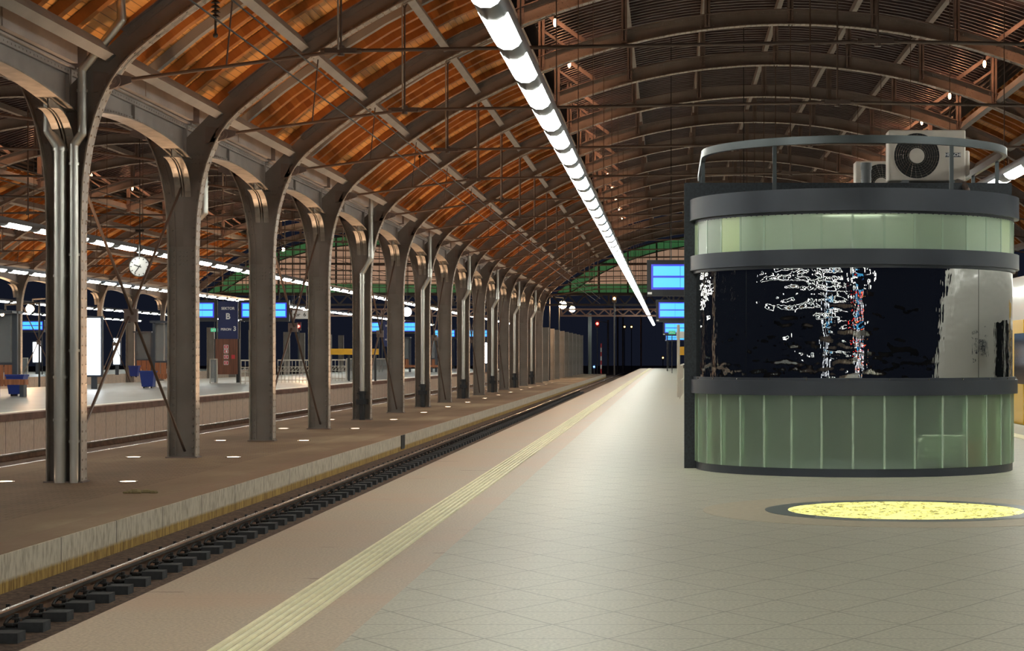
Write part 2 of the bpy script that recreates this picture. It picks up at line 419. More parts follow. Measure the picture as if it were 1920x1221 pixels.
b = MB(); b.box(-5.86, -5.835, 44.15, 44.75, -.80, LOWZ-.003); b.build('expansion_gap', BLACK, wl)
# platform of track B
BX0, BX1 = -24.8, -14.0
b = MB(); b.box(BX0, BX1-.02, 0, 187, -1.3, -.004); struct(b.build('floor', PLATB))
b = MB(); b.box(BX1-.25, BX1+.06, 0, 187, -.15, 0); struct(b.build('trim_1', COPE))
b = MB(); b.box(BX1-.55, BX1-.42, 0, 187, -.004, .001); b.box(BX1-.40, BX1-.26, 0, 187, -.004, .002)
tag(b.build('edge_line', WHITEL), 'cream line painted along the edge of the far platform', 'painted line')
b = MB(); b.box(BX1-.1, BX1, 0, 187, -1.3, -.15); struct(b.build('wall_left', FARW))
b = MB(); b.box(-32.7, -28.6, 20, 187, -1.3, LOWZ); struct(b.build('floor', LOWP))
b = MB(); b.box(-48, -36.4, 20, 187, -1.3, 0); struct(b.build('floor', PLATB))
b = MB(); b.box(-36.4, -36.3, 20, 187, -1.3, -.0); struct(b.build('wall_left', FARW))
# ------------------------------------------------------------------ tracks
def rail(x, y0, y1, label):
    t = thing('rail', (x, y0, RAILZ-.172), label, 'rail')
    prof = [(-.075,0),(.075,0),(.075,.012),(.012,.035),(.009,.125),(.036,.135),(.036,.165),(.025,.172),(-.025,.172),(-.036,.165),(-.036,.135),(-.009,.125),(-.012,.035),(-.075,.012)]
    def pr(ids, nm, m):
        q = MB(); p = [prof[i] for i in ids]; n = len(p); ln = y1-y0
        q.add([(a, 0, c) for a, c in p]+[(a, ln, c) for a, c in p], [(i, (i+1) % n, n+(i+1) % n, n+i) for i in range(n)]+[tuple(range(n)), tuple(range(2*n-1, n-1, -1))])
        return q.build(nm, m, t)
    pr([0,1,2,3,4,11,12,13], 'web_and_foot', RUST); pr([4,5,6,7,8,9,10,11], 'head', RAILTOP)
rail(-5.09, YB, 230, 'shiny topped steel rail beside the low brown platform wall')
rail(-3.655, YB, 230, 'steel rail hidden close under the near platform edge')
rail(-11.65, 0, 230, 'rusty near rail of the track below the far platform')
rail(-13.085, 0, 230, 'rusty outer rail along the pale far platform wall')
rail(7.3, 0, 200, 'steel rail under the near side of the white train')
rail(8.735, 0, 200, 'steel rail under the outer side of the white train')
# sleepers: two raised concrete blocks joined by a bar, a clip pair at each rail seat
def make_sleeper(xc, cpt):
    t = thing('sleeper', (xc, 15, BALZ), 'dark concrete sleeper with iron clips in the near track bed', 'sleeper', 'sleepers of the near track')
    a = -.7175
    q = MB(); q.box(a-.15, a+.20, -.10, .10, -.05, .03); q.box(a+.17, a+.36, -.095, .095, -.05, .075); q.box(-.6, .6, -.09, .09, -.06, -.003)
    q.box(-a-.36, -a-.17, -.095, .095, -.05, .075); q.box(-a-.20, -a+.15, -.10, .10, -.05, .03); q.build('block', SLEEP, t)
    for d in (-1, 1):
        e = a+d*.10; y = -.02
        c = MB(); c.box(e-.035, e+.035, -.06, .06, -.01, .045); c.build('clip_seat', CLIP, t)
        c = MB(); pts = [(e+d*.05*cos(u), y+.055*sin(u)*1.1, .055+.05*max(0, sin(u))) for u in [i*pi/5 for i in range(11)]]
        c.tube(pts, .014, 6); c.cyl((e+d*.03, 0, .03), (e+d*.03, 0, .13), .018, 6); c.box(e+d*.03-.03, e+d*.03+.03, -.03, .03, .085, .10)
        c.build('clip', CLIP, t)
    return t
s0 = make_sleeper(-4.3725, 1)
n = 0; y = 14.2
while y < 112:
    if n == 0: s0.location.y = y
    else: dup(s0, (-4.3725, y, BALZ), s0['label'])
    y += .6; n += 1
y = 36
while y < 100:
    dup(s0, (-10.93, y, BALZ), 'dark sleeper of the track below the far platform', 'sleepers of the far track'); y += .75
# ------------------------------------------------------------------ rib profile
RI, RO = 16.0, 16.33
def half_profile():
    I, O = [], []
    xs, zs = -7.3, CZ+sqrt(RI**2-(-7.3-XA)**2); nb = 12
    zb = 1.85+H
    ctrl = (-8.07, zs-.823*.77)
    for i in range(nb):
        t = i/nb; px = (1-t)**2*-8.07+2*t*(1-t)*ctrl[0]+t*t*xs; pz = (1-t)**2*zb+2*t*(1-t)*ctrl[1]+t*t*zs
        I.append((px, pz)); O.append((XC, zb+(3.82+H-zb)*t))
    a0 = atan2(zs-CZ, xs-XA); nn = 34
    for i in range(nn+1):
        a = a0+(pi/2-a0)*i/nn
        I.append((XA+RI*cos(a), CZ+RI*sin(a))); O.append((XA+RO*cos(a), CZ+RO*sin(a)))
    return I, O
HI, HO = half_profile()
def mir(P): return [(2*XA-x, z) for x, z in reversed(P)]
FI = HI+mir(HI)[1:]; FO = HO+mir(HO)[1:]
def resample(P, step):
    out = []; acc = 0
    for (a, b2), (c, d) in zip(P, P[1:]):
        l = sqrt((c-a)**2+(d-b2)**2)
        if l == 0: continue
        t = step-acc if acc else 0
        tx, tz = (c-a)/l, (d-b2)/l
        while t < l:
            out.append((a+tx*t, b2+tz*t, tx, tz)); t += step
        acc = l-(t-step)
    return out
def shift(P, d):
    R = []
    for i, (x, z) in enumerate(P):
        a = P[max(0, i-1)]; c = P[min(len(P)-1, i+1)]; tx, tz = c[0]-a[0], c[1]-a[1]; l = sqrt(tx*tx+tz*tz)
        R.append((x-tz/l*d, z+tx/l*d))
    return R
RIBO = (XC, 0, LOWZ)
def make_rib():
    t = thing('roof_rib', (XC, Y0, LOWZ), 'x', 'roof rib')
    q = MB(); q.strip(FI, FO, -.012, .012)
    q.strip(FI, shift(FI, .10), -.03, .03)                    # angle irons
    ot = [p for p in FO if p[0] > XC+.01 and p[0] < 2*XA-XC-.01]
    q.strip(shift(ot, -.09), ot, -.03, .03)
    for (x, z, tx, tz) in resample(shift(FI, .055), .16):
        q.rivet((x, -.03, z), (0, -1, 0), .018)
    for (x, z, tx, tz) in resample(shift(ot, -.05), .16): q.rivet((x, -.03, z), (0, -1, 0), .018)
    for sx in (0, 1):                                          # splice plates
        for cx, cz in ((-7.98, 3.35+H), (-6.35, 5.06+H), (-2.2, 7.1+H)):
            a = atan2(cz-CZ, cx-XA); w2 = .30 if cx > -7.5 else .26
            for i in range(6):
                for j in range(3):
                    if cx > -7.5:
                        aa = a+(i-2.5)*.0052*1.1; rr = 16.10+j*.06; X, Z = XA+rr*cos(aa), CZ+rr*sin(aa)
                    else:
                        X, Z = cx-.17+i*.06, cz+(j-1)*.07
                    if sx: X = 2*XA-X
                    q.rivet((X, -.014, Z), (0, -1, 0), .016)
    q.build('web', STEEL, t, RIBO)
    q = MB(); q.strip(shift(FI, -.018), FI, -.14, .14)
    for (x, z, tx, tz) in resample(shift(FI, -.018), .13):
        for yy in (-.085, .085): q.rivet((x, yy, z), (tz, 0, -tx), .019)
    q.build('bottom_flange', FLANGE, t, RIBO)
    q = MB(); q.strip(ot, shift(ot, .016), -.13, .13); q.build('top_flange', STEELD, t, RIBO)
    for dx in (-5.9, -3.94, -1.97, 0, 1.97, 3.94, 5.9):
        z0 = CZ+sqrt((RI+.03)**2-dx*dx); z1 = CZ+sqrt(17.42**2-dx*dx); x = XA+dx
        q = MB(); q.box(x-.07, x+.07, -.10, -.035, z0, z1); q.box(x-.07, x+.07, .035, .10, z0, z1); q.box(x-.012, x+.012, -.1, .1, z0+.04, z1)
        for i in range(5): q.rivet((x-.045, -.10, z0+.08+i*.07), (0, -1, 0), .014); q.rivet((x+.045, -.10, z0+.08+i*.07), (0, -1, 0), .014)
        q.build('post', STEELD, t, RIBO)
    for s in (-1, 1):
        z1 = CZ+sqrt(17.35**2-5.9**2); z0 = CZ+sqrt(16.36**2-4.9**2)
        q = MB(); q.bar((XA+s*5.9, 0, z1), (XA+s*4.9, 0, z0), .10, .08); q.bar((XA+s*5.9, 0, z1-.45), (XA+s*5.35, 0, z0-.12), .06, .08); q.build('bracket', STEELD, t, RIBO)
    return t
rib = make_rib()
# ------------------------------------------------------------------ column
def make_column():
    t = thing('steel_column', (XC, Y0, LOWZ), 'x', 'column')
    zt = 1.85+H
    q = MB(); q.box(XC-.225, XC+.225, -.012, .012, LOWZ, zt)
    for s in (-1, 1):
        q.box(XC+s*.17-.05, XC+s*.17+.05, -.03, .03, LOWZ, zt)
        z = LOWZ+.06
        while z < zt: q.rivet((XC+s*.165, -.03, z), (0, -1, 0), .024); z += .12
    for j in range(4):
        for i in range(3): q.rivet((XC-.06+.06*i, -.012, zt-.30+j*.07), (0, -1, 0), .017)
    q.build('web', COLM, t, RIBO)
    for s in (-1, 1):
        q = MB(); xo = XC+s*.225; q.box(min(xo, xo+s*.018), max(xo, xo+s*.018), -.14, .14, LOWZ, zt)
        z = LOWZ+.05
        while z < zt:
            for yy in (-.085, .085): q.rivet((xo+s*.018, yy, z), (s, 0, 0), .019)
            z += .13
        q.build('flange', FLANGE, t, RIBO)
    q = MB(); q.box(XC-.27, XC+.27, -.17, .17, LOWZ, LOWZ+.02); q.build('base_plate', STEELD, t, RIBO)
    return t
col = make_column()
def col_label(k):
    if k == 0: return 'riveted steel column carrying two fat galvanized drainpipes at the left'
    return 'riveted grey steel column on low platform, %s beyond the twin drainpipe column' % ORD[k]
for k in range(0, 25):
    if k == 0: col['label'] = col_label(0); col['group'] = 'columns of the low platform'
    else: dup(col, (XC, YK(k), LOWZ), col_label(k))
for k in range(9, 25):
    dup(col, (XC-SPAN, YK(k), LOWZ), 'distant steel column behind the far platform, %s along its row' % ORD[k-8], 'columns behind the far platform')
rib['label'] = 'riveted arched roof rib springing from the twin drainpipe column'; rib['group'] = 'arched ribs of the near vault'
for k in range(1, 16): dup(rib, (XC, YK(k), LOWZ), 'riveted arched roof rib of near vault, %s beyond the twin drainpipe column' % ORD[k])
for k in range(0, 16): dup(rib, (XC-SPAN, YK(k), LOWZ), 'arched rib over the far platform, %s from the twin drainpipe column' % ORD[k+1], 'arched ribs of the far vault')
# ------------------------------------------------------------------ valley girders
def make_girder():
    t = thing('valley_girder', (XC, Y0, LOWZ), 'x', 'girder')
    n = 20; y0, y1 = .03, DY-.03
    def zb(y): u = (y-y0)/(y1-y0)*2-1; return 3.60+H-.24*u*u
    yz = lambda lo, hi, x0, x1, q: q.add([(x, yy, f(yy)) for yy in [y0+(y1-y0)*i/n for i in range(n+1)] for x, f in ((x0, lo), (x1, lo), (x1, hi), (x0, hi))],
        [(4*i+p, 4*i+4+p, 4*i+4+r, 4*i+r) for i in range(n) for p, r in ((0,1),(1,2),(2,3),(3,0))]+[(0,1,2,3),(4*n+3,4*n+2,4*n+1,4*n)])
    q = MB(); yz(zb, lambda y: 3.98+H, XC-.01, XC+.01, q)
    yz(zb, lambda y: zb(y)+.09, XC-.03, XC+.03, q)
    for i in range(44): yy = .15+i*.15; q.rivet((XC+.03, yy, zb(yy)+.05), (1, 0, 0), .016)
    for yy in (y0+.02, DY/2, y1-.02): q.box(XC-.06, XC+.06, yy-.02, yy+.02, zb(yy), 3.98+H)
    q.build('web', GIRD, t, (XC, 0, LOWZ))
    q = MB(); yz(lambda y: zb(y)-.02, zb, XC-.15, XC+.15, q); q.build('bottom_flange', FLANGE, t, (XC, 0, LOWZ))
    q = MB(); q.box(XC-.13, XC+.13, .05, DY-.05, 3.94+H, 3.97+H); q.box(XC+.02, XC+.06, .05, DY-.05, 3.86+H, 3.94+H)
    for i in range(44): q.rivet((XC+.06, .15+i*.15, 3.90+H), (1, 0, 0), .015)
    q.build('cornice', GIRD, t, (XC, 0, LOWZ))
    q = MB(); q.box(XC-.22, XC+.22, .22, DY-.22, 3.985+H, 4.30+H)
    q.box(XC+.22, XC+.235, DY/2-.02, DY/2+.02, 3.99+H, 4.30+H)
    q.build('gutter_box', GIRD, t, (XC, 0, LOWZ))
    for s in (0, 1):
        q = MB(); m = 9
        pts = [(.85*(1-sin(a))+.035 if False else .035+.80*(1-cos(a)), 2.70+H+.60*sin(a)) for a in [pi/2*i/m for i in range(m+1)]]
        if s: pts = [(DY-yy, z) for yy, z in pts]
        for (ya, za), (yb, zb_) in zip(pts, pts[1:]):
            for xo in (-.085, .085):
                q.add([(XC+xo-.05, ya, za), (XC+xo+.05, ya, za), (XC+xo+.05, yb, zb_), (XC+xo-.05, yb, zb_)]+
                      [(XC+xo-.05, ya, za+.02), (XC+xo+.05, ya, za+.02), (XC+xo+.05, yb, zb_+.02), (XC+xo-.05, yb, zb_+.02)],
                      [(0,1,2,3),(7,6,5,4),(0,4,5,1),(2,6,7,3),(1,5,6,2),(0,3,7,4)])
            zt = 3.45+H
            q.add([(XC-.008, ya, za), (XC-.008, yb, zb_), (XC-.008, yb, zt), (XC-.008, ya, zt), (XC+.008, ya, za), (XC+.008, yb, zb_), (XC+.008, yb, zt), (XC+.008, ya, zt)],
                  [(0,1,2,3),(7,6,5,4),(0,4,5,1),(2,6,7,3)])
        q.build('knee', FLANGE, t, (XC, 0, LOWZ))
    return t
gd = make_girder(); gd.location.y = YK(-1)
gd['label'] = 'arched valley girder at top left, nearest, ending at the twin drainpipe column'; gd['group'] = 'valley girders of the near row'
for k in range(0, 15): dup(gd, (XC, YK(k), LOWZ), 'arched valley girder in the %s bay beyond the twin drainpipe column' % ORD[k+1])
for k in range(8, 15): dup(gd, (XC-SPAN, YK(k), LOWZ), 'arched girder behind the far platform, %s bay along its row' % ORD[k-7], 'girders behind the far platform')
# ------------------------------------------------------------------ cross braces
def make_brace():
    t = thing('cross_brace', (XC, Y0, LOWZ), 'x', 'brace')
    for s in (0, 1):
        a, c = (.04, DY-.04) if not s else (DY-.04, .04)
        q = MB(); xo = XC+(.03 if s else -.03); q.cyl((xo, a, LOWZ+.12), (xo, c, 2.85+H), .024, 8); q.build('bar', ROD, t, (XC, 0, LOWZ))
    zc = (LOWZ+.12+2.85+H)/2
    q = MB(); q.box(XC-.10, XC+.10, DY/2-.05, DY/2+.05, zc-.10, zc+.10); q.build('plate', STEELD, t, (XC, 0, LOWZ))
    return t
br = make_brace(); br['label'] = 'crossed iron rods with square plate in bay beside the twin drainpipe column'; br['group'] = 'cross braces of the low platform'
for k in (2, 4, 6, 8, 10): dup(br, (XC, YK(k), LOWZ), 'crossed iron rods beyond the %s column from the twin drainpipes' % ORD[k])
for k in (10, 12): dup(br, (XC-SPAN, YK(k), LOWZ), 'distant crossed rods behind the far platform, %s pair' % ('nearer' if k == 10 else 'farther'), 'cross braces behind the far platform')
# ------------------------------------------------------------------ tie rods
def ceil_z(x):
    while x < XC: x += SPAN
    d = x-XA
    return CZ+sqrt((16.72 if abs(d) > 6.1 else 17.66)**2-d*d)
def zin(x): return CZ+sqrt(RI**2-(x-XA)**2)
def make_tie():
    t = thing('tie_rod', (XC, Y0, LOWZ), 'x', 'tie rod')
    P = [(-7.62, 3.77+H), (-4.52, 4.19+H), (2.87, 4.32+H), (10.26, 4.19+H), (13.36, 3.77+H)]
    for a, c in zip(P, P[1:]):
        q = MB(); q.cyl((a[0], 0, a[1]), (c[0], 0, c[1]), .026, 8); q.build('rod', ROD, t, RIBO)
    for x, z in P[1:-1]:
        q = MB(); q.box(x-.22, x+.22, -.05, .05, z-.035, z+.035); q.cyl((x-.28, 0, z), (x+.28, 0, z), .04, 8); q.cyl((x, 0, z-.07), (x, 0, z+.07), .05, 8); q.build('knot', ROD, t, RIBO)
    for x, z in (P[0], P[-1]):
        s = 1 if x < 0 else -1
        q = MB(); q.cyl((x-.02*s, -.07, z), (x-.02*s, .07, z), .10, 16); q.cyl((x-.02*s, -.09, z), (x-.02*s, .09, z), .05, 10)
        q.strip([(x-s*.30, z-.16), (x-s*.02, z-.1), (x+s*.22, z-.02)], [(x-s*.30, z+.14), (x-s*.02, z+.1), (x+s*.22, z+.06)], -.03, .03); q.build('clevis', STEELD, t, RIBO)
    for x, z in P[1:-1]:
        q = MB(); q.cyl((x, 0, z), (x, 0, zin(x)-.1), .016, 6)
        q.bar((x, 0, zin(x)-.12), (x-.06, 0, zin(x)+.02), .02, .03); q.bar((x, 0, zin(x)-.12), (x+.06, 0, zin(x)+.02), .02, .03); q.build('hanger', ROD, t, RIBO)
    for x in (-6.1, 11.84):
        zt = 3.98+H
        q = MB(); q.cyl((x, 0, zt), (x-.1*(1 if x > 0 else -1), 0, zin(x)-.05), .012, 6); q.build('hanger', ROD, t, RIBO)
    for s in (-1, 1):                                                # thin service pipe bent down from the rib; pale paint stands in for uplight
        x = XA+s*7.42; q = MB(); xb = XA+s*6.6
        q.tube([(XA+s*5.2, -.10, zin(XA+s*5.2)-.05), (xb, -.10, zin(xb)-.05), (x, -.10, zin(x)-.06), (x, -.1, zin(x)-.35), (x, -.05, 4.2+H)], .014, 8); q.build('conduit', FLANGE, t, RIBO)
    return t
tie = make_tie(); tie['label'] = 'iron tie rod crossing the near vault from the twin drainpipe column'; tie['group'] = 'tie rods of the near vault'
for k in range(1, 16): dup(tie, (XC, YK(k), LOWZ), 'iron tie rod of the near vault, %s beyond the twin drainpipe column' % ORD[k])
for k in range(1, 16): dup(tie, (XC-SPAN, YK(k), LOWZ), 'iron tie rod over the far platform, %s along the vault' % ORD[k], 'tie rods of the far vault')
# ------------------------------------------------------------------ wooden ceilings and dark lantern roofs
CY0, CY1 = YK(-6), YK(15)+.6
def ceiling(x_off, both=True):
    me_v = MB(); uvs = []
    def surf(q, aa, r, y0, y1):
        for a0, a1 in zip(aa, aa[1:]):
            q.add([(XA+x_off+r*cos(a0), y0, CZ+r*sin(a0)), (XA+x_off+r*cos(a1), y0, CZ+r*sin(a1)), (XA+x_off+r*cos(a1), y1, CZ+r*sin(a1)), (XA+x_off+r*cos(a0), y1, CZ+r*sin(a0))], [(0,1,2,3)])
            uvs.append(((r*a0, y0), (r*a1, y0), (r*a1, y1), (r*a0, y1)))
    q = MB()
    aE = math.acos(6.15/16.6); aV = math.acos(11.05/16.62)
    nA = 10
    sides = [[pi-aV+(aV-aE)*i/nA for i in range(nA+1)], [aV+(aE-aV)*i/nA for i in range(nA+1)]]
    for aa in sides: q.m = 0; surf(q, aa, 16.66, CY0, CY1)
    q.m = 1
    k0 = -6
    for k in range(k0, 15):
        for j in range(8):
            if j == 0: continue
            yc = YK(k)+DY*j/8; wd = .085
            q.m = 2 if j == 4 else 1
            for aa in sides:
                for a0, a1 in zip(aa[::2], aa[2::2]):
                    vs = []
                    for a in (a0, a1):
                        for r, yy in ((16.52, yc-wd), (16.52, yc+wd), (16.66, yc+wd), (16.66, yc-wd)): vs.append((XA+x_off+r*cos(a), yy, CZ+r*sin(a)))
                    q.add(vs, [(0,4,5,1), (1,5,6,2), (3,7,4,0)])
                    for f in range(3): uvs.append(((16*a0+k*3.1+j*.26, yc*.1), (16*a1+k*3.1+j*.26, yc*.1), (16*a1+k*3.1+j*.26, yc*.1+.2), (16*a0+k*3.1+j*.26, yc*.1+.2)))
    o = q.build('ceiling', [BOARD, RAFT, PURL], recalc=False)
    ul = o.data.uv_layers.new(name='UVMap'); i = 0
    for u in uvs:
        for c in u: ul.data[i].uv = c; i += 1
    struct(o)
    # lantern
    q = MB(); aL = math.acos(6.5/17.5); nL = 16; aa = [pi-aL+(2*aL-pi)*i/nL for i in range(nL+1)]
    for a0, a1 in zip(aa, aa[1:]):
        p0 = (XA+x_off+17.62*cos(a0), CZ+17.62*sin(a0)); p1 = (XA+x_off+17.62*cos(a1), CZ+17.62*sin(a1))
        q.add([(p0[0], CY0, p0[1]), (p1[0], CY0, p1[1]), (p1[0], CY1, p1[1]), (p0[0], CY1, p0[1])], [(0,1,2,3)])
    y = YK(-1)
    while y < CY1:
        for a0, a1 in zip(aa, aa[1:]):
            vs = []
            for a in (a0, a1):
                for r, yy in ((17.47, y-.05), (17.47, y+.05), (17.62, y+.05), (17.62, y-.05)): vs.append((XA+x_off+r*cos(a), yy, CZ+r*sin(a)))
            q.add(vs, [(0,4,5,1), (1,5,6,2), (3,7,4,0)])
        y += .42
    o2 = q.build('ceiling', DARK, recalc=False); struct(o2)
    q = MB()
    for s in (-1, 1):
        x = XA+x_off+s*6.2; z0 = CZ+sqrt(16.6**2-6.2**2); z1 = CZ+sqrt(17.6**2-6.2**2)
        for i in range(7):
            z = z0+(z1-z0)*(i+.2)/7; q.add([(x-.06*s, CY0, z), (x+.06*s, CY0, z+.10), (x+.06*s, CY1, z+.10), (x-.06*s, CY1, z)], [(0,1,2,3)])
        q.box(x+.10*s-.01, x+.10*s+.01, CY0, CY1, z0, z1)
    struct(q.build('trim_2', BLACK))
ceiling(0); ceiling(-SPAN)
def purlin(x_off, dx, r0, r1, wd, label, m=PURL):
    q = MB(); a = math.acos(dx/((r0+r1)/2)); c, s_ = cos(a), sin(a); vs = []
    for yy in (YK(-1), CY1-.3):
        for r, tt in ((r0, -wd), (r0, wd), (r1, wd), (r1, -wd)): vs.append((XA+x_off+r*c-tt*s_, yy, CZ+r*s_+tt*c))
    q.add(vs, [(0,3,2,1),(4,5,6,7),(0,1,5,4),(1,2,6,5),(2,3,7,6),(3,0,4,7)])
    o = q.build('purlin', m); tag(o, label, 'purlin')
for vo, vn in ((0, 'near'), (-SPAN, 'far')):
    for dx, nm in ((-10.62, 'lowest'), (-9.14, 'second lowest'), (-7.45, 'third'), (-6.05, 'topmost')):
        purlin(vo, dx, 16.14, 16.40, .07, 'long grey purlin under the %s vault boards, %s on the left slope' % (vn, nm))
        purlin(vo, -dx, 16.14, 16.40, .07, 'long grey purlin under the %s vault boards, %s on the right slope' % (vn, nm))
    for dx, nm in ((-3.94, 'left of its crown'), (-1.97, 'just left of its crown'), (0, 'at its crown'), (1.97, 'just right of its crown'), (3.94, 'right of its crown')):
        purlin(vo, dx, 17.22, 17.44, .06, 'long grey beam under the dark %s lantern roof, %s' % (vn, nm))
# ------------------------------------------------------------------ fluorescent light lines
LZ = 2.98+H; MOD = 2.36
def light_line(x, y0, n, wd, label, lens=1.64, tilt=0):
    t = thing('light_line', (x, y0, LZ), label, 'light line')
    q = MB(); ln = n*MOD
    q.strip([(-wd, .05), (-wd*.75, .0), (-wd*.3, -.035), (wd*.3, -.035), (wd*.75, .0), (wd, .05)], [(-wd, .16), (-wd*.75, .165), (-wd*.3, .17), (wd*.3, .17), (wd*.75, .165), (wd, .16)], 0, ln)
    q.build('housing', CHAR, t)
    q = MB()
    for a, c in (((-wd*.98, .045), (-wd*.75, -.002)), ((-wd*.75, -.002), (-wd*.3, -.037)), ((-wd*.3, -.037), (wd*.3, -.037)), ((wd*.3, -.037), (wd*.75, -.002)), ((wd*.75, -.002), (wd*.98, .045))):
        q.strip([(a[0], a[1]-.004), (c[0], c[1]-.004)], [(a[0], a[1]), (c[0], c[1])], 0, lens)
    d0 = q.build('diffuser', STRIPM, t); d0.location.y = .3
    for i in range(1, n):
        d = d0.copy(); COL.objects.link(d); d.parent = t; d.location.y = .3+i*MOD
    for k in range(-1, 16):
        q = MB()
        yy = YK(k)-y0
        if 0 < yy < ln:
            xv = x
            while xv < XC: xv += SPAN
            q.cyl((0, yy, .16), (0, yy, zin(xv)-LZ), .009, 5); q.build('suspension_rod', ROD, t)
    return t
light_line(-1.555, 15.2, 79, .135, 'bright fluorescent light line crossing over the near platform edge')
light_line(5.72, -20, 80, .135, 'fluorescent light line on the train side behind the kiosk roof')
light_line(-15.2, 20, 77, .135, 'fluorescent light line above the near edge of the far platform')
light_line(-23.5, 20, 77, .135, 'fluorescent light line above the outer edge of the far platform')
light_line(-37.2, 60, 50, .135, 'distant fluorescent light line on the third platform, nearer one')
light_line(-46.4, 60, 50, .135, 'distant fluorescent light line on the third platform, farther one')
def rear_line(x, label, n=44):
    t = thing('light_line', (x, 12-n*MOD, LZ), label, 'light line'); wd = .135
    q = MB(); q.box(-wd, wd, 0, n*MOD, .0, .16); q.build('housing', CHAR, t)
    q = MB()
    for i in range(n): q.box(-wd*.8, wd*.8, .3+i*MOD, 1.94+i*MOD, -.03, 0)
    tag(q.build('diffuser', STRIPM, t), None, None, None, 'stuff')
for x, nm in ((-1.555, 'over the near edge'), (-15.2, 'over the far platform edge'), (-23.5, 'over the outer far platform edge'), (-37.2, 'over the third platform')):
    rear_line(x, 'fluorescent light line %s, seen mirrored in the kiosk window' % nm)
# ------------------------------------------------------------------ uplights in the low platform
def lamp(name, typ, loc, energy, colr, parent=None, **kw):
    d = bpy.data.lights.new(name, typ); d.energy = energy; d.color = colr
    for k, v in kw.items(): setattr(d, k, v)
    o = bpy.data.objects.new(name, d); COL.objects.link(o); o.location = loc
    if parent: o.parent = parent
    return o
def make_uplight():
    t = thing('uplight', (0, 0, LOWZ), 'x', 'uplight')
    q = MB(); q.ring((0, 0), .105, .135, 0, .012, 24); q.build('rim', RAILTOP, t)
    q = MB(); q.cyl((0, 0, 0), (0, 0, .009), .106, 24); q.build('lens', UPM, t)
    return t
up = make_uplight(); first = True
UPD = bpy.data.lights.new('uplight_beam', 'SPOT'); UPD.energy = UP_W; UPD.color = (1, .64, .38); UPD.spot_size = radians(112); UPD.spot_blend = 1; UPD.shadow_soft_size = .1
def beam(par, tilt):
    l = bpy.data.objects.new('beam', UPD); COL.objects.link(l); l.parent = par; l.location = (0, 0, .03); l.rotation_euler = (pi, tilt, 0)
for row, x0, ks in ((0, XC, range(0, 17)), (1, XC-SPAN, range(3, 16))):
    for k in ks:
        for s in (-1, 1):
            side = ('near track' if s > 0 else 'far track') if row == 0 else ('nearer' if s > 0 else 'farther')
            lab = ('glowing round floor uplight, %s side of the %s low platform column' % (side, ORD[k+1])) if row == 0 else \
                  ('distant floor uplight behind the far platform, %s side of its %s column' % (side, ORD[k-2]))
            loc = (x0+s*.85, YK(k), LOWZ)
            if first: u = up; u.location = loc; u['label'] = lab; u['group'] = 'floor uplights of the low platform'; first = False
            else: u = dup(up, loc, lab, 'floor uplights of the low platform' if row == 0 else 'floor uplights behind the far platform')
            if k <= 17: UPQ = u
for u in [o for o in SC.objects if o.get('category') == 'uplight']:
    beam(u, radians(16)*(1 if (u.location.x-XC+SPAN*2+4) % SPAN > 4 else -1))
# ------------------------------------------------------------------ pendants in the lanterns
def make_pendant():
    t = thing('pendant_lamp', (0, 0, 0), 'x', 'pendant lamp')
    q = MB(); q.ball((0, 0, 0), .042, 10, 8, 1, 1, 2.4); q.build('bulb', PENDM, t)
    q = MB(); q.cyl((0, 0, .09), (0, 0, .2), .03, 8); q.cyl((0, 0, .2), (0, 0, .62), .008, 5); q.build('stem', BLACK, t)
    return t
pen = make_pendant(); first = True
PD = bpy.data.lights.new('pendant_light', 'POINT'); PD.energy = PEND_W; PD.color = (1, .45, .22); PD.shadow_soft_size = .06
for vo, vn in ((0, 'near'), (-SPAN, 'far')):
    for k in range(2, 14):
        for s in (-1, 1):
            loc = (XA+vo+s*5.54, YK(k)-.7, 7.77+H)
            lab = 'small glowing pendant lamp under the %s lantern roof, %s side, %s rib bay' % (vn, 'left' if s < 0 else 'right', ORD[k])
            if first: u = pen; u.location = loc; u['label'] = lab; u['group'] = 'pendant lamps of the lantern roofs'; first = False
            else: u = dup(pen, loc, lab)
for u in [o for o in SC.objects if o.get('category') == 'pendant lamp']:
    l = bpy.data.objects.new('glow', PD); COL.objects.link(l); l.parent = u; l.location = (0, 0, 0.0)
# loudspeakers at the lantern edge
def make_speaker():
    t = thing('loudspeaker', (0, 0, 0), 'x', 'loudspeaker')
    q = MB(); q.cyl((0, 0, 0), (0, .28, .05), .15, 20, .04); q.build('horn', PURL, t)
    q = MB(); q.ring((0, 0), .135, .16, -.01, .015, 20); o = q.build('rim', PURL, t); o.rotation_euler = (pi/2+.2, 0, 0)
    q = MB(); q.cyl((0, .03, 0), (0, -.012, 0), .05, 12); q.build('centre_cap', BLACK, t)
    q = MB(); q.tube([(0, .25, .05), (0, .32, .25), (.0, .3, .45)], .02, 6); q.build('arm', BLACK, t)
    return t
sp = make_speaker()
for i, (px, py, Y, lab) in enumerate(((988, 28, 47.6, 'round horn loudspeaker beside the bright light line at the top'), (1074, 237, 67.7, 'smaller horn loudspeaker farther along the lantern edge'), (1120, 347, 87.8, 'smallest distant horn loudspeaker along the lantern edge'))):
    loc = (pw(px, Y), Y, zw(py, Y))
    if i == 0: sp.location = loc; sp['label'] = lab; sp['group'] = 'horn loudspeakers'
    else: dup(sp, loc, lab)

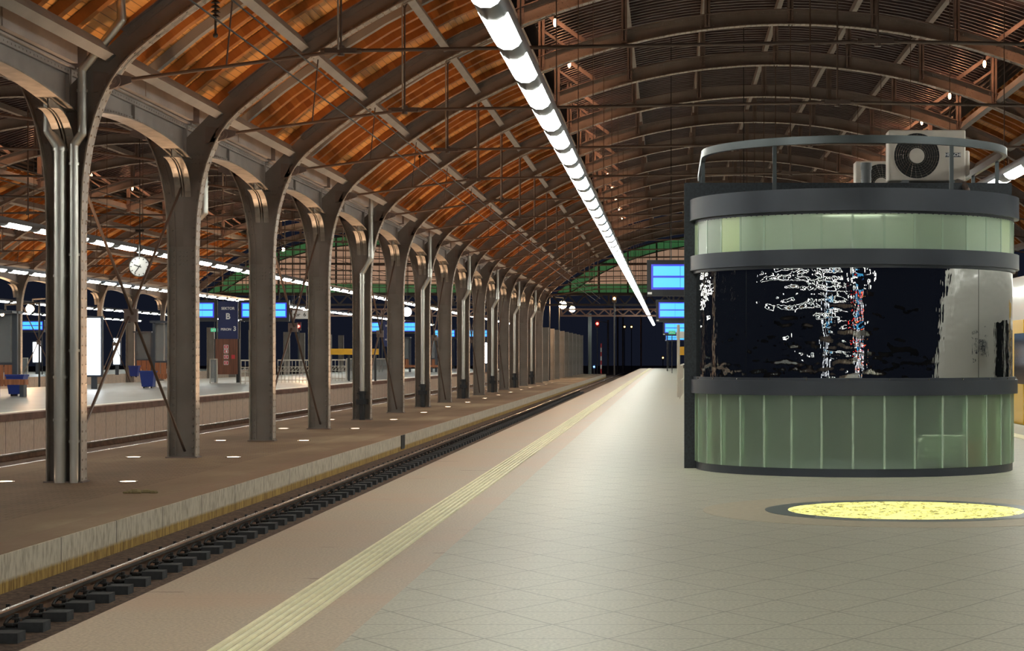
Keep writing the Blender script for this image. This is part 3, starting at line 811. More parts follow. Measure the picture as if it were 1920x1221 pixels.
# ------------------------------------------------------------------ downpipes
def pipe(pts, r, y, label, x, bands, boot=False, loc_k=0):
    t = thing('downpipe', (x, y, LOWZ), label, 'downpipe', 'galvanized downpipes')
    q = MB(); q.tube([(px, y, pz) for px, pz in pts], r, 16); q.build('pipe', ZINC, t, (x, y, LOWZ))
    for (bx, bz) in bands:
        q = MB(); q.cyl((bx, y, bz), (bx, y, bz+.035), r+.012, 16); q.build('collar', ZINC, t, (x, y, LOWZ))
        q = MB(); q.box(bx-.02, bx+.02, y, y+.12, bz, bz+.03); q.build('clamp', STEELD, t, (x, y, LOWZ))
    if boot:
        q = MB(); q.cyl((x, y, LOWZ), (x, y, LOWZ+.75), r*1.12, 14); q.box(x-.14, x+.14, y-.13, y+.1, LOWZ+.42, LOWZ+.56); q.cyl((x, y, LOWZ+.68), (x, y, LOWZ+.78), r*1.35, 14)
        for s in (-1, 1): q.cyl((x+s*.1, y-.13, LOWZ+.72), (x+s*.1, y-.16, LOWZ+.72), .02, 8)
        q.build('boot', BOOT, t, (x, y, LOWZ))
    return t
yp = Y0-.13
pipe([(pw(113, yp), LOWZ), (pw(113, yp), zw(277, yp)), (pw(93, yp), zw(245, yp)), (pw(93, yp), zw(192, yp))], .086, yp, 'fattest galvanized drainpipe, left of the pair on the nearest column', pw(113, yp),
     [(pw(113, yp), zw(q_, yp)) for q_ in (790, 710, 520, 283)])
pipe([(pw(140, yp), LOWZ), (pw(140, yp), zw(272, yp)), (pw(155, yp), zw(250, yp)), (pw(155, yp), zw(132, yp)), (pw(229, yp), zw(38, yp)), (pw(226, yp), zw(-25, yp))], .062, yp-.02,
     'thinner galvanized drainpipe bending up over the nearest rib', pw(140, yp), [(pw(140, yp), zw(q_, yp)) for q_ in (830, 660, 480, 310)]+[(pw(155, yp), zw(173, yp))])
yp = YK(1)+.25
pipe([(pw(372, yp), zw(408, yp)), (pw(382, yp), zw(398, yp)), (pw(382, yp), zw(300, yp))], .075, yp, 'short galvanized pipe stub bent behind the second column', pw(372, yp), [(pw(382, yp), zw(352, yp))])
for k in (4, 6, 8, 10, 12, 14):
    yp = YK(k)-.14
    xa = XC+.02; xb = XC+.25
    pipe([(xa, LOWZ+.7), (xa, 2.20+H), (xb, 2.62+H), (xb, 3.98+H if k != 4 else 4.25+H)], .072, yp, 'galvanized downpipe with a cranked top on the %s low platform column' % ORD[k+1], xa, [(xa, 1.95+H), (xa, 1.0), (xa, .35)], True)
# ------------------------------------------------------------------ end screen (glazed) of both vaults
def screen(vo, num):
    zb = 4.0+H; xs = 7+.0; R = 15.75
    rt = struct(bpy.data.objects.new('window_%d' % num, None)); COL.objects.link(rt); rt.location = (XA+vo, YW, zb)
    xe = sqrt(R*R-(zb-CZ)**2); nn = 40
    ou = [(XA+vo-xe+2*xe*i/nn) for i in range(nn+1)]
    f = lambda x, r: CZ+sqrt(max(0, r*r-(x-XA-vo)**2))
    q = MB(); q.m = 0
    r2 = R-.55; xe2 = sqrt(r2*r2-(zb+.55-CZ)**2); i2 = [(XA+vo-xe2+2*xe2*i/nn) for i in range(nn+1)]
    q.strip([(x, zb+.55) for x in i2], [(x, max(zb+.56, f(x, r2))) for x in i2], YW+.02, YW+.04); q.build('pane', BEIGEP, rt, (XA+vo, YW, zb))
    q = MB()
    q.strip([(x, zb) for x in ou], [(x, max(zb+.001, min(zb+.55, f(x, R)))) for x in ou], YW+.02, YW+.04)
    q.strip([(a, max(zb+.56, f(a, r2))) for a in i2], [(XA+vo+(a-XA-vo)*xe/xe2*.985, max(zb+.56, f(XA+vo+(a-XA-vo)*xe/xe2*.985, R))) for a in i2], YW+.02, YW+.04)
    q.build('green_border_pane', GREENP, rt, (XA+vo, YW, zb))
    q = MB(); k = int(xe/.46)
    for i in range(-k, k+1):
        x = XA+vo+i*.46; wd = .055 if i % 4 == 0 else .016; q.box(x-wd, x+wd, YW-.05, YW+.02, zb, f(x, R))
    z = zb+.46; j = 1
    while z < CZ+R-.1:
        hw = sqrt(R*R-(z-CZ)**2); wd = .06 if j == 4 else .014; q.box(XA+vo-hw, XA+vo+hw, YW-.05, YW+.02, z-wd, z+wd); z += .46; j += 1
    q.box(XA+vo-xe, XA+vo+xe, YW-.1, YW+.05, zb-.08, zb)
    q.strip([(x, f(x, R)) for x in ou], [(x, f(x, R)+.10) for x in ou], YW-.1, YW+.05)
    q.strip([(x, max(zb, f(x, R-.55)-.04)) for x in ou], [(x, max(zb, f(x, R-.55)+.04)) for x in ou], YW-.08, YW+.02)
    q.build('frame', BLACK, rt, (XA+vo, YW, zb))
screen(0, 1); screen(-SPAN, 2)
def lattice(vo, y, z0, z1, m, label, x0=-8, x1=13.7, step=1.0):
    t = thing('lattice_girder', (XA+vo, y, z0), label, 'lattice girder'); of = (XA+vo, y, z0)
    q = MB(); q.box(x0+vo, x1+vo, y-.1, y+.1, z1-.12, z1); q.build('top_chord', m, t, of)
    q = MB(); q.box(x0+vo, x1+vo, y-.1, y+.1, z0, z0+.12); q.build('bottom_chord', m, t, of)
    q = MB(); n = int((x1-x0)/step)
    for i in range(n):
        a = x0+vo+i*(x1-x0)/n; c = a+(x1-x0)/n; md = (a+c)/2
        q.bar((a, y, z0+.1), (md, y, z1-.1), .09, .06); q.bar((md, y, z1-.1), (c, y, z0+.1), .09, .06)
        if i % 4 == 0: q.box(a-.06, a+.06, y-.05, y+.05, z0, z1)
    q.build('diagonal_web', m, t, of)
LATP = mat('lattice_pinkish', (.30, .19, .15), .6)
lattice(0, YW-.3, 3.15+H, 3.92+H, BLACK, 'dark lattice girder under the glazed end screen of the near vault')
lattice(-SPAN, YW-.3, 3.15+H, 3.92+H, BLACK, 'dark lattice girder under the glazed end screen of the far vault')
lattice(0, 150, 2.85+H, 3.45+H, LATP, 'pale lattice gantry beyond the near vault end screen', -8, 13, .9)
lattice(-SPAN, 150, 2.85+H, 3.45+H, LATP, 'pale lattice gantry beyond the far vault end screen', -10, 13, .9)
# ------------------------------------------------------------------ kiosk
KX, KY, KR = 2.035, 22.43, 1.75
def kiosk():
    t = thing('kiosk', (KX, KY, 0), 'rounded glass and charcoal metal kiosk standing on the platform', 'kiosk'); of = (KX, KY, 0)
    A0, A1 = pi, 2*pi
    c = (KX, KY)
    q = MB(); q.ring(c, .1, KR-.01, 0, .085, 72, A0, A1); q.box(KX-KR+.01, KX+KR-.01, KY, KY+4.2, 0, .085); q.build('plinth', CHAR, t, of)
    def band(nm, r, z0, z1, ri=KR-.14, lip=None):
        q = MB(); q.ring(c, ri, r, z0, z1, 72, A0, A1)
        if lip: q.ring(c, ri, lip[0], lip[1], lip[2], 72, A0, A1)
        q.build(nm, CHAR, t, of)
    band('sill_band', KR+.045, .835, .985, KR-.14, (KR+.02, .985, 1.015))
    band('lintel_band', KR+.06, 2.175, 2.335, KR-.14, (KR+.02, 2.145, 2.175))
    band('roof_band', KR+.06, 2.725, 2.955, KR-.14, (KR+.0, 2.695, 2.725))
    q = MB(); q.ring(c, .05, KR-.1, 2.86, 2.9, 72, A0, A1); q.box(KX-KR, KX+KR, KY, KY+4.2, 2.95, 3.02); q.build('roof', CHAR, t, of)
    q = MB(); q.box(KX-KR, KX-KR+.06, KY+.1, KY+4.2, .085, 2.95); q.box(KX+KR-.06, KX+KR, KY+.1, KY+4.2, .085, 2.95); q.box(KX-KR, KX+KR, KY+4.15, KY+4.2, .085, 2.95); q.build('rear_wall', SLAB, t, of)
    # equal channel-glass planks along the arc
    n = 17; st = .184
    angs = [1.5*pi+(i-n/2)*st for i in range(n+1)]
    angs[0] = max(angs[0], pi+.02); angs[-1] = min(angs[-1], 2*pi-.02)
    for nm, z0, z1, m in (('lower_pane', .085, .84, PANEL), ('clerestory_pane', 2.335, 2.70, PANEH)):
        for a, bb in zip(angs, angs[1:]):
            q = MB(); q.ring(c, KR-.02, KR, z0, z1, 5, a+.006, bb-.006); q.build(nm, m, t, of)
        for a in angs:
            q = MB(); q.ring(c, KR-.05, KR+.004, z0, z1, 2, a-.0065, a+.0065); q.build('glass_rib', MULL, t, of)
    ws = [pi+.01, pi+.61, pi+2.44, pi+2.72, 2*pi-.01]
    ws = [pi+.01, 1.5*pi-.786, 1.5*pi+.757, 2*pi-.01]
    for a, bb in zip(ws, ws[1:]):
        q = MB(); q.ring(c, KR-.03, KR-.01, 1.015, 2.15, 40, a+.0025, bb-.0025); q.build('window_pane', MIRR, t, of)
    for i in range(12):
        a = pi+.25+i*.24
        q = MB(); q.ball((KX+(KR+.03)*cos(a), KY+(KR+.03)*sin(a), 1.0), .008, 6, 4); q.build('screw', RAILTOP, t, of)
    q = MB(); q.cyl((KX, KY-.7, 2.80), (KX, KY-.7, 2.86), .16, 24); q.build('added_lamp_disc', emat('added_lamp_glow', (1, .95, .8), 3), t, of)  # lamp disc added inside so the chair shows through frosted glass
    lamp('added_fill_light', 'AREA', (0, -.5, 2.79), 120, (1, .95, .82), t, shape='DISK', size=1.0)  # added area light that brightens the kiosk interior
    return t
kiosk()
q = MB(); q.box(.165, 3.785, 22.4, 22.52, 0, 3.155)
o = q.build('stone_slab', SLAB); tag(o, 'tall black stone slab wall directly behind the rounded kiosk', 'wall slab')
# roof guard rail
t = thing('guard_rail', (KX, KY, 2.9), 'grey curved guard rail on top of the kiosk roof', 'guard rail'); of = (KX, KY, 2.9)
q = MB(); RR = KR-.07; zr0, zr1 = 3.425, 3.505
q.ring((KX, KY), RR-.05, RR, zr0, zr1, 64, pi, 2*pi)
for s in (-1, 1): q.box(KX+s*RR-(0 if s < 0 else .05), KX+s*RR+(.05 if s < 0 else 0), KY, KY+2.9, zr0, zr1)
q.build('hoop', CHAR2, t, of)
for px in (1453, 1785):
    x = pw(px, 21.0); a = -math.acos((x-KX)/(RR-.03)); q = MB(); yy = KY+(RR-.03)*sin(a); q.box(x-.02, x+.02, yy-.02, yy+.02, 2.9, zr0); q.build('post', CHAR2, t, of)
for s in (-1, 1):
    for yy in (KY+.4, KY+2.2):
        q = MB(); q.box(KX+s*(RR-.025)-.02, KX+s*(RR-.025)+.02, yy-.02, yy+.02, 3.02, zr0); q.build('post', CHAR2, t, of)
# air conditioners
def ac(x, y, z, label, badge=True, s=1.0):
    t = thing('air_conditioner', (x, y, z), label, 'air conditioner'); W, Hh, D = .87*s, .575*s, .30*s
    import bmesh
    q = MB(); q.box(0, W, 0, D, .05, .05+Hh); o = q.build('casing', ACW, t)
    bv = o.modifiers.new('bevel', 'BEVEL'); bv.width = .018; bv.segments = 3
    cx, cz, r = W*.365, .05+Hh*.49, Hh*.445
    q = MB(); q.ring((0, 0), r, r+.012, -.01, .012, 40); o = q.build('fan_ring', ACW, t); o.rotation_euler = (pi/2, 0, 0); o.location = (cx, 0, cz)
    q = MB(); q.cyl((cx, -.003, cz), (cx, .02, cz), r, 40); q.build('fan_opening', ACD, t)
    q = MB()
    for i in range(24):
        a = 2*pi*i/24; q.cyl((cx+r*.33*cos(a), -.012, cz+r*.33*sin(a)), (cx+r*cos(a+.25), -.008, cz+r*sin(a+.25)), .0018, 4)
    for rr in (.4, .5, .6, .7, .8, .9):
        pts = [(cx+r*rr*cos(2*pi*i/40), -.010, cz+r*rr*sin(2*pi*i/40)) for i in range(41)]
        for a, b_ in zip(pts, pts[1:]): q.cyl(a, b_, .0016, 4, None, False)
    q.build('fan_grille', RAILTOP, t)
    q = MB(); q.cyl((cx, -.022, cz), (cx, -.004, cz), r*.33, 28, r*.34); q.build('fan_hub', ACW, t)
    q = MB()
    for i in range(9): zz = .05+Hh*(.10+.045*i); q.box(W*.74, W*.96, -.004, .003, zz, zz+.006)
    for i in range(4): zz = .05+Hh*(.66+.045*i); q.box(W*.74, W*.96, -.004, .003, zz, zz+.006)
    q.box(W*.69, W*.692, -.003, .003, .08, .05+Hh-.03); q.build('louvre', ACW, t)
    if badge:
        q = MB(); q.box(W*.735, W*.935, -.006, .002, .05+Hh*.465, .05+Hh*.55); bd = q.build('badge', CHAR, t)
        text('badge_text', 'HITACHI', .046*s, SIGNW, bd, (W*.835, -.007, .05+Hh*.508), bold=.0012)
    q = MB(); q.box(W, W+.055, .06, D-.03, .12, .40*s); o = q.build('valve_cover', ACW, t); bv = o.modifiers.new('bevel', 'BEVEL'); bv.width = .02; bv.segments = 3
    for xx in (W*.15, W*.82):
        q = MB(); q.box(xx, xx+.12, -.02, D+.02, 0, .025); q.box(xx+.02, xx+.10, .0, D, .02, .06); q.build('foot', PVC, t)
    return t
ya = 22.85
ac(pw(1666, ya), ya, 3.165, 'larger white air conditioner with dark fan on the kiosk roof')
ac(pw(1604, 25.0), 25.0, 3.02, 'smaller looking air conditioner farther back on the kiosk roof', False)
q = MB(); q.box(pw(1666, ya)-.05, pw(1812, ya)+.05, 22.85, 23.2, 3.02, 3.165)
tag(q.build('mounting_block', BLACK), 'dark mounting block under the larger air conditioner', 'mounting block')
t = thing('vent_pipe', (pw(1624, 23.3), 23.3, 3.02), 'short grey vent pipe with cap in front of the farther air conditioner', 'vent pipe')
q = MB(); q.cyl((0, 0, 0), (0, 0, .42), .057, 20); q.build('pipe', PVC, t)
q = MB(); q.cyl((0, 0, .36), (0, 0, .44), .066, 20); q.cyl((0, 0, .25), (0, 0, .265), .062, 20); q.build('cap', PVC, t)
t = thing('drain_hose', (pw(1814, 22.2), 22.25, 2.9), 'thick dark brown hose rising from the roof behind the railing', 'hose')
q = MB(); q.tube([(0, 0, 0), (0, 0, .16), (.0, .2, .24), (-.02, .55, .30)], .035, 10); q.build('hose', ROD, t)
# things behind the frosted glass
t = thing('chair', (pw(1768, 21.1), 21.26, .09), 'white chair blurred behind the lower frosted kiosk glass', 'chair')
q = MB(); q.strip([(-.22, .24), (.22, .24)], [(-.22, .28), (.22, .28)], -.2, .2); q.build('seat', CHAIRM, t)
q = MB(); q.box(-.23, .23, -.24, -.21, .06, .33); o = q.build('backrest', CHAIRM, t); bv = o.modifiers.new('bevel', 'BEVEL'); bv.width = .05; bv.segments = 3
for sx in (-1, 1):
    for sy in (-1, 1): q = MB(); q.cyl((sx*.19, sy*.17, .25), (sx*.22, sy*.2, 0), .016, 8); q.build('leg', CHAIRM, t)
t = thing('potted_plant', (pw(1838, 21.6), 21.68, .09), 'brown pot with dark palm behind the right side of kiosk glass', 'potted plant')
q = MB(); q.cyl((0, 0, 0), (0, 0, .22), .09, 16, .13); q.build('pot', TERRA, t)
q = MB()
for i in range(9):
    a = i*.7; q.tube([(0, 0, .2), (.06*cos(a), .06*sin(a), .4), (.15*cos(a), .15*sin(a), .48)], .008, 5)
q.build('frond', LEAF, t)
# ------------------------------------------------------------------ lit floor disc
t = thing('floor_light', (1.9, 16.3, 0), 'round glowing yellow glass map set into the platform floor', 'floor light')
q = MB(); q.ring((0, 0), 1.13, 1.63, 0, .002, 96); q.build('inlay_ring', INLAY, t)
q = MB(); q.ring((0, 0), .945, 1.13, 0, .004, 96); q.build('metal_rim', RIMR, t)
q = MB(); q.cyl((0, 0, -.01), (0, 0, .003), .945, 96); q.build('lit_glass', MAPG, t)
for a in (2.2, 3.9, .8, 5.3):
    q = MB(); q.cyl((1.06*cos(a), 1.06*sin(a), 0), (1.06*cos(a), 1.06*sin(a), .008), .012, 10); q.build('stud', SIGNW, t)
# ------------------------------------------------------------------ train on the right
def train():
    t = thing('train', (7.9, 18, RAILZ), 'white and yellow electric train standing at the right behind kiosk', 'train')
    XL, XR = 6.45, 9.45
    sec = [(XL+.12, -.45), (XL+.02, -.2), (XL, .2), (XL+.02, 1.6), (XL+.10, 2.1), (XL+.30, 2.55), (XL+.70, 2.85), (XL+1.5, 2.98)]
    sec = sec+[(XL+XR-x, z) for x, z in reversed(sec[:-1])]
    def loft(ys, scale, q):
        rows = []
        for y, (sx, z0, zt) in zip(ys, scale):
            rows.append([((x-7.95)*sx+7.95, y, z0+(z+.45)*(zt-z0)/(2.98+.45)) for x, z in sec])
        n = len(sec); vs = [p for r in rows for p in r]; fs = []
        for j in range(len(rows)-1):
            for i in range(n): fs.append((j*n+i, j*n+(i+1) % n, (j+1)*n+(i+1) % n, (j+1)*n+i))
        fs.append(tuple(range(n))); fs.append(tuple(range(len(rows)*n-1, (len(rows)-1)*n-1, -1)))
        q.add(vs, fs, True)
    q = MB(); loft([17.6, 17.8, 18.3, 19.2, 20.2, 78], [(.72, -.35, .6), (.80, -.42, 1.0), (.90, -.45, 1.75), (.97, -.45, 2.6), (1, -.45, 2.98), (1, -.45, 2.98)], q)
    q.build('body', TRAINW, t, (7.9, 18, RAILZ))
    q = MB(); q.box(XL+.25, XR-.25, 18.5, 78, RAILZ+.02, -.44); q.build('underframe', TGREY, t, (7.9, 18, RAILZ))
    def sidebox(nm, y0, y1, z0, z1, m, d=.012):
        q = MB(); q.strip([(XL-d, z0), (XL-d+.004, z1)], [(XL+.05, z0), (XL+.06, z1)], y0, y1); return q.build(nm, m, t, (7.9, 18, RAILZ))
    y = 23.0
    for i in range(16):
        if i % 4 == 2:
            sidebox('door', y, y+1.45, -.02, 1.95, TRAINY, .02)
            for j in (0, 1): sidebox('door_window', y+.12+j*.68, y+.65+j*.68, .75, 1.75, TGLASS, .026)
            y += 2.0
        else:
            sidebox('window', y, y+1.25, .72, 1.65, TGLASS); y += 1.6
    sidebox('skirt_stripe', 20.3, 78, -.40, -.24, TRAINY, .008)
    sidebox('panel', 36.9, 47.0, -.02, 1.9, TRAINY, .010)
    tx = text('side_lettering', 'IMPULS', .30, CHAR, t, (XL-.02-7.9, 21.6-18, 1.35-RAILZ), rz=-pi/2, bold=.004)
    q = MB(); q.strip([(7.0, .95), (8.9, .95)], [(7.2, 1.5), (8.7, 1.5)], 17.9, 18.5); q.build('windscreen', TGLASS, t, (7.9, 18, RAILZ))
    q = MB(); q.ball((7.0, 17.75, .25), .14, 12, 8); q.ball((8.9, 17.75, .25), .14, 12, 8); q.build('headlight', TGLASS, t, (7.9, 18, RAILZ))
train()
# ------------------------------------------------------------------ departure displays
def display(x, y, zb, wd, ht, label, cols=4, ztop=None):
    t = thing('departure_display', (x, y, zb), label, 'departure display', None)
    q = MB(); q.box(0, wd, -.12, .12, 0, ht); q.build('housing', HOUSE, t)
    m = ht*.17; m2 = ht*.24
    q = MB(); q.box(m*.7, wd-m*.7, -.127, -.115, m2*.75, ht-m*.7); q.build('screen_border', CYANF, t)
    hh = (ht-m-m2-.06)/2
    for r in (0, 1):
        q = MB(); z0 = m2+r*(hh+.06)
        cw = (wd-2*m)/cols
        for i in range(cols): q.box(m+i*cw+.006, m+(i+1)*cw-.006, -.134, -.125, z0, z0+hh)
        q.build('screen', CYAN, t)
    q = MB()
    if y < 129:
        for xx in (wd*.2, wd*.8):
            xv = x+xx
            while xv < XC: xv += SPAN
            q.cyl((xx, 0, ht), (xx, 0, ceil_z(xv)-zb), .014, 6)
    else:
        for xx in (wd*.1, wd*.9): q.cyl((xx, .05, -zb), (xx, .05, ht), .04, 8)
    q.build('hanger', HOUSE, t)
    q = MB(); q.box(.02, .14, -.125, -.115, .05, .11); q.build('label_plate', SIGNW, t)
    return t
for px, Y, zt, zb, lab in ((1213, 57, 488, 555.5, 'nearest blue departure display hanging left of the kiosk wall'), (1230, 100, 562, 604, 'second blue departure display beyond the nearest hanging one'),
                       (1243, 158, 603, 629, 'third blue departure display low beyond the second one'), (1247, 186, 628, 640, 'farthest blue departure display over the near platform')):
    display(pw(px, Y), Y, zw(zb, Y), 3.4, zw(zt, Y)-zw(zb, Y), lab)
YD = 92
for a, c, lab in ((315, 407, 'blue departure display left of the navy sector sign'), (449, 543, 'blue departure display right of the navy sector sign')):
    display(pw(a, YD), YD, zw(603, YD), pw(c, YD)-pw(a, YD), zw(563, YD)-zw(603, YD), lab)
YD2 = 148
for a, c, lab in ((661, 716, 'distant blue display left of the farther navy sign'), (754, 788, 'distant blue display right of the farther navy sign')):
    display(pw(a, YD2), YD2, zw(626, YD2), pw(c, YD2)-pw(a, YD2), zw(602, YD2)-zw(626, YD2), lab)
for a, c, lab in ((813, 855, 'very distant small blue display, left of two'), (877, 916, 'very distant small blue display, right of two')):
    display(pw(a, 190), 190, zw(635, 190), pw(c, 190)-pw(a, 190), zw(617, 190)-zw(635, 190), lab)
display(pw(29, 130), 130, zw(623, 130), pw(84, 130)-pw(29, 130), zw(600, 130)-zw(623, 130), 'blue departure display at far left over the third platform')
# sector signs
def sector(xc, Y, ztop, zbot, wd, label, num='3'):
    t = thing('sector_sign', (xc, Y, 0), label, 'sign')
    q = MB(); q.box(-wd/2, wd/2, -.06, .06, zbot, ztop); q.build('panel', SIGNB, t)
    q = MB(); q.box(-wd/2-.10, -wd/2-.04, -.05, .05, 0, ztop+.05); q.box(wd/2+.04, wd/2+.10, -.05, .05, 0, ztop+.05); q.build('post', HOUSE, t)
    hh = ztop-zbot
    text('sector_word', 'SEKTOR', .185*wd, SIGNW, t, (0, -.065, ztop-.19*hh), bold=.004)
    text('sector_letter', 'B', .42*wd, SIGNW, t, (0, -.065, ztop-.40*hh), bold=.012)
    text('platform_word', 'PERON', .165*wd, SIGNW, t, (-.10*wd, -.065, ztop-.735*hh), bold=.004)
    text('platform_number', num, .32*wd, SIGNW, t, (.34*wd, -.065, ztop-.72*hh), bold=.008)
    return t
sector(pw(428, 92), 92, zw(565, 92), zw(637, 92), pw(447, 92)-pw(410, 92), 'navy sector B platform 3 sign between the two blue displays')
sector(pw(731, 148), 148, zw(602, 148), zw(650, 148), pw(744, 148)-pw(719, 148), 'distant navy sector sign partly hidden behind a column')
def totem(xc, Y, label):
    t = thing('info_totem', (xc, Y-.2, 0), label, 'information board'); W = .5
    q = MB(); q.box(-W, W, -.05, .05, .38, 1.98); q.build('board', WOODT, t)
    for s in (-1, 1): q = MB(); q.box(s*W-.07, s*W+.07, .0, .1, 0, 1.98); q.build('post', HOUSE, t)
    for i, z in enumerate((1.62, 1.42, 1.17, .90)):
        q = MB(); q.box(-.12, .08, -.056, -.05, z-.09, z+.09); p = q.build('pictogram', SIGNW, t)
        q = MB(); q.box(-.10, .06, -.059, -.055, z-.07, z+.07); q.build('red_field', REDP, p)
        q = MB(); q.box(-.04, 0 if i != 1 else .03, -.062, -.058, z-.045, z+.045); q.build('symbol', SIGNW, p)
    q = MB(); q.box(.22, .38, -.056, -.05, 1.08, 1.26); q.build('red_mark', REDP, t)
totem(pw(427, 92), 92, 'brown wooden information board with red pictograms below the sector sign')
t = thing('track_sign', (pw(563, 98), 98, zw(598, 98)), 'white track sign with black lettering hanging behind crossed rods', 'sign')
q = MB(); q.box(-.38, .38, -.03, .03, 0, .41); q.build('plate', SIGNW, t)
text('lettering', 'tor', .26, BLACK, t, (-.16, -.035, .2), bold=.003); text('lettering', '6', .26, BLACK, t, (.22, -.035, .2), bold=.003)
q = MB(); 
for xx in (-.3, .3): q.cyl((xx, 0, .41), (xx, 0, ceil_z(pw(563, 98)+xx)-zw(598, 98)), .012, 6)
q.build('hanger', ROD, t)
# clock
def clock():
    Y = 57; x = pw(262, Y); z = zw(500, Y); r = .27
    t = thing('clock', (x, Y, z), 'round white station clock hanging above the far platform', 'clock')
    q = MB(); q.cyl((0, -.05, 0), (0, .05, 0), r, 40); q.build('face', CLOCKF, t)
    q = MB(); q.ring((0, 0), r, r+.02, -.06, .06, 40); o = q.build('rim', BLACK, t); o.rotation_euler = (pi/2, 0, 0)
    q = MB()
    for i in range(12):
        a = 2*pi*i/12; q.bar((.78*r*cos(a), -.053, .78*r*sin(a)), (.95*r*cos(a), -.053, .95*r*sin(a)), .022, .006)
    q.build('hour_mark', BLACK, t)
    def hand(nm, ang, l, wd):
        a = pi/2-ang; q = MB(); q.bar((-.06*cos(a), -.058, -.06*sin(a)), (l*cos(a), -.058, l*sin(a)), wd, .006); q.build(nm, BLACK, t)
    hand('hour_hand', 2*pi*9.6/12, .16, .028); hand('minute_hand', 2*pi*36/60, .22, .02)
    q = MB(); q.cyl((0, 0, r), (0, 0, 1.0), .025, 8); q.box(-.12, .12, -.02, .02, .98, 1.04); q.cyl((0, 0, 1), (0, 0, ceil_z(x)-z), .012, 6); q.build('hanging_pole', BLACK, t)
clock()
t = thing('station_clock', (pw(763, 120), 120, zw(585, 120)), 'glowing white round clock far down the far platform', 'clock')
q = MB(); q.cyl((0, -.06, 0), (0, .06, 0), .27, 32); q.build('glowing_face', GLOBE, t)
q = MB(); q.cyl((0, 0, .27), (0, 0, ceil_z(pw(763, 120))-zw(585, 120)), .02, 6); q.build('hanging_pole', BLACK, t)
# advert light boxes
def advert(px0, px1, py0, py1, Y, label, leg=True):
    x0, x1, z0, z1 = pw(px0, Y), pw(px1, Y), zw(py1, Y), zw(py0, Y)
    t = thing('advert_light_box', ((x0+x1)/2, Y, 0), label, 'light box'); wd = (x1-x0)/2
    q = MB(); q.box(-wd-.06, wd+.06, -.02, .14, z0-.08, z1+.08); q.build('frame', CHAR, t)
    q = MB(); q.box(-wd, wd, -.05, -.02, z0, z1); o = q.build('lit_panel', ADV, t); bv = o.modifiers.new('bevel', 'BEVEL'); bv.width = .015; bv.segments = 2
    q = MB(); q.box(-.10, .10, .0, .12, 0, z0-.08); q.build('leg', CHAR, t)
advert(163, 189, 597, 703, 75, 'large glowing white advert box beside the twin drainpipe column')
advert(213, 225, 635, 683, 128, 'slim distant glowing advert box left of the clock')
advert(62, 77, 642, 679, 133, 'small glowing advert box at far left under the blue display')
advert(909, 914, 643, 681, 150, 'thin glowing advert box far beyond the cranked downpipes')
advert(781, 784, 640, 682, 140, 'narrow glowing sliver of an advert box seen edge on between columns')
# shelters with benches and bins
def shelter(px0, px1, Y, label, zt=2.6, near=True):
    x0, x1 = pw(px0, Y), pw(px1, Y); t = thing('shelter', ((x0+x1)/2, Y, 0), label, 'shelter'); wd = (x1-x0)/2
    q = MB(); q.box(-wd, wd, -.02, .02, 1.0, zt-.1); q.build('glass', SHELG, t)
    q = MB(); q.box(-wd-.05, -wd+.05, -.06, .06, 0, zt); q.box(wd-.05, wd+.10, -.06, .06, 0, zt); q.box(-wd, wd, -.05, .05, .95, 1.02); q.box(-wd-.05, wd+.1, -.5, .5, zt-.08, zt); q.build('frame', CHAR, t)
    q = MB(); n = max(3, int(2*wd/.24))
    for i in range(n): a = -wd+2*wd*i/n; q.box(a+.015, a+2*wd/n-.015, -.05, -.02, .30, .95)
    q.build('wood_panel', WOODP, t)
shelter(-30, 27, 62, 'glass shelter with wooden slats at the far left edge'); shelter(289, 325, 80, 'glass shelter with wooden slats left of the second column')
shelter(255, 285, 115, 'distant glass shelter with wooden panel behind the crossed rods'); shelter(757, 768, 150, 'distant small shelter with orange panel right of the sector sign'); shelter(808, 817, 150, 'distant small shelter with orange panel between downpipe columns')
def bench(px, Y, wd, label):
    t = thing('bench', (pw(px, Y), Y, 0), label, 'bench')
    q = MB()
    for i in range(3): q.box(-wd/2, wd/2, -.35+i*.13, -.25+i*.13, .36, .52)
    q.build('seat', WOODP, t)
    for s in (-1, 1): q = MB(); q.box(s*wd*.4-.06, s*wd*.4+.06, -.33, -.02, 0, .36); q.build('leg', CHAR, t)
bench(22, 61, 1.0, 'wooden bench with blue bin under the left shelter'); bench(308, 79, 1.6, 'wooden bench under the shelter left of the second column')
bench(770, 149, 1.6, 'distant wooden bench right of the farther sector sign'); bench(822, 149, 1.2, 'distant wooden bench between the downpipe columns')
def bin_(px, Y, label):
    t = thing('litter_bin', (pw(px, Y), Y, 0), label, 'bin')
    q = MB(); q.add([(-.2, -.17, .06), (.2, -.17, .06), (.2, .17, .06), (-.2, .17, .06), (-.27, -.24, .62), (.27, -.24, .62), (.27, .24, .62), (-.27, .24, .62)], [(0,3,2,1),(4,5,6,7),(0,1,5,4),(1,2,6,5),(2,3,7,6),(3,0,4,7)]); q.build('body', BINB, t)
    q = MB(); q.box(-.29, .29, -.26, .26, .60, .66); q.build('rim', BINB, t)
    for s in (-1, 1): q = MB(); q.cyl((s*.14, -.1, 0), (s*.14, -.1, .08), .03, 8); q.build('foot', HOUSE, t)
bin_(32, 61.9, 'blue litter bin below the bench at far left'); bin_(278, 76.5, 'blue litter bin beside the crossed rods near the second column'); bin_(252, 114, 'small distant blue bin by the farther shelter')
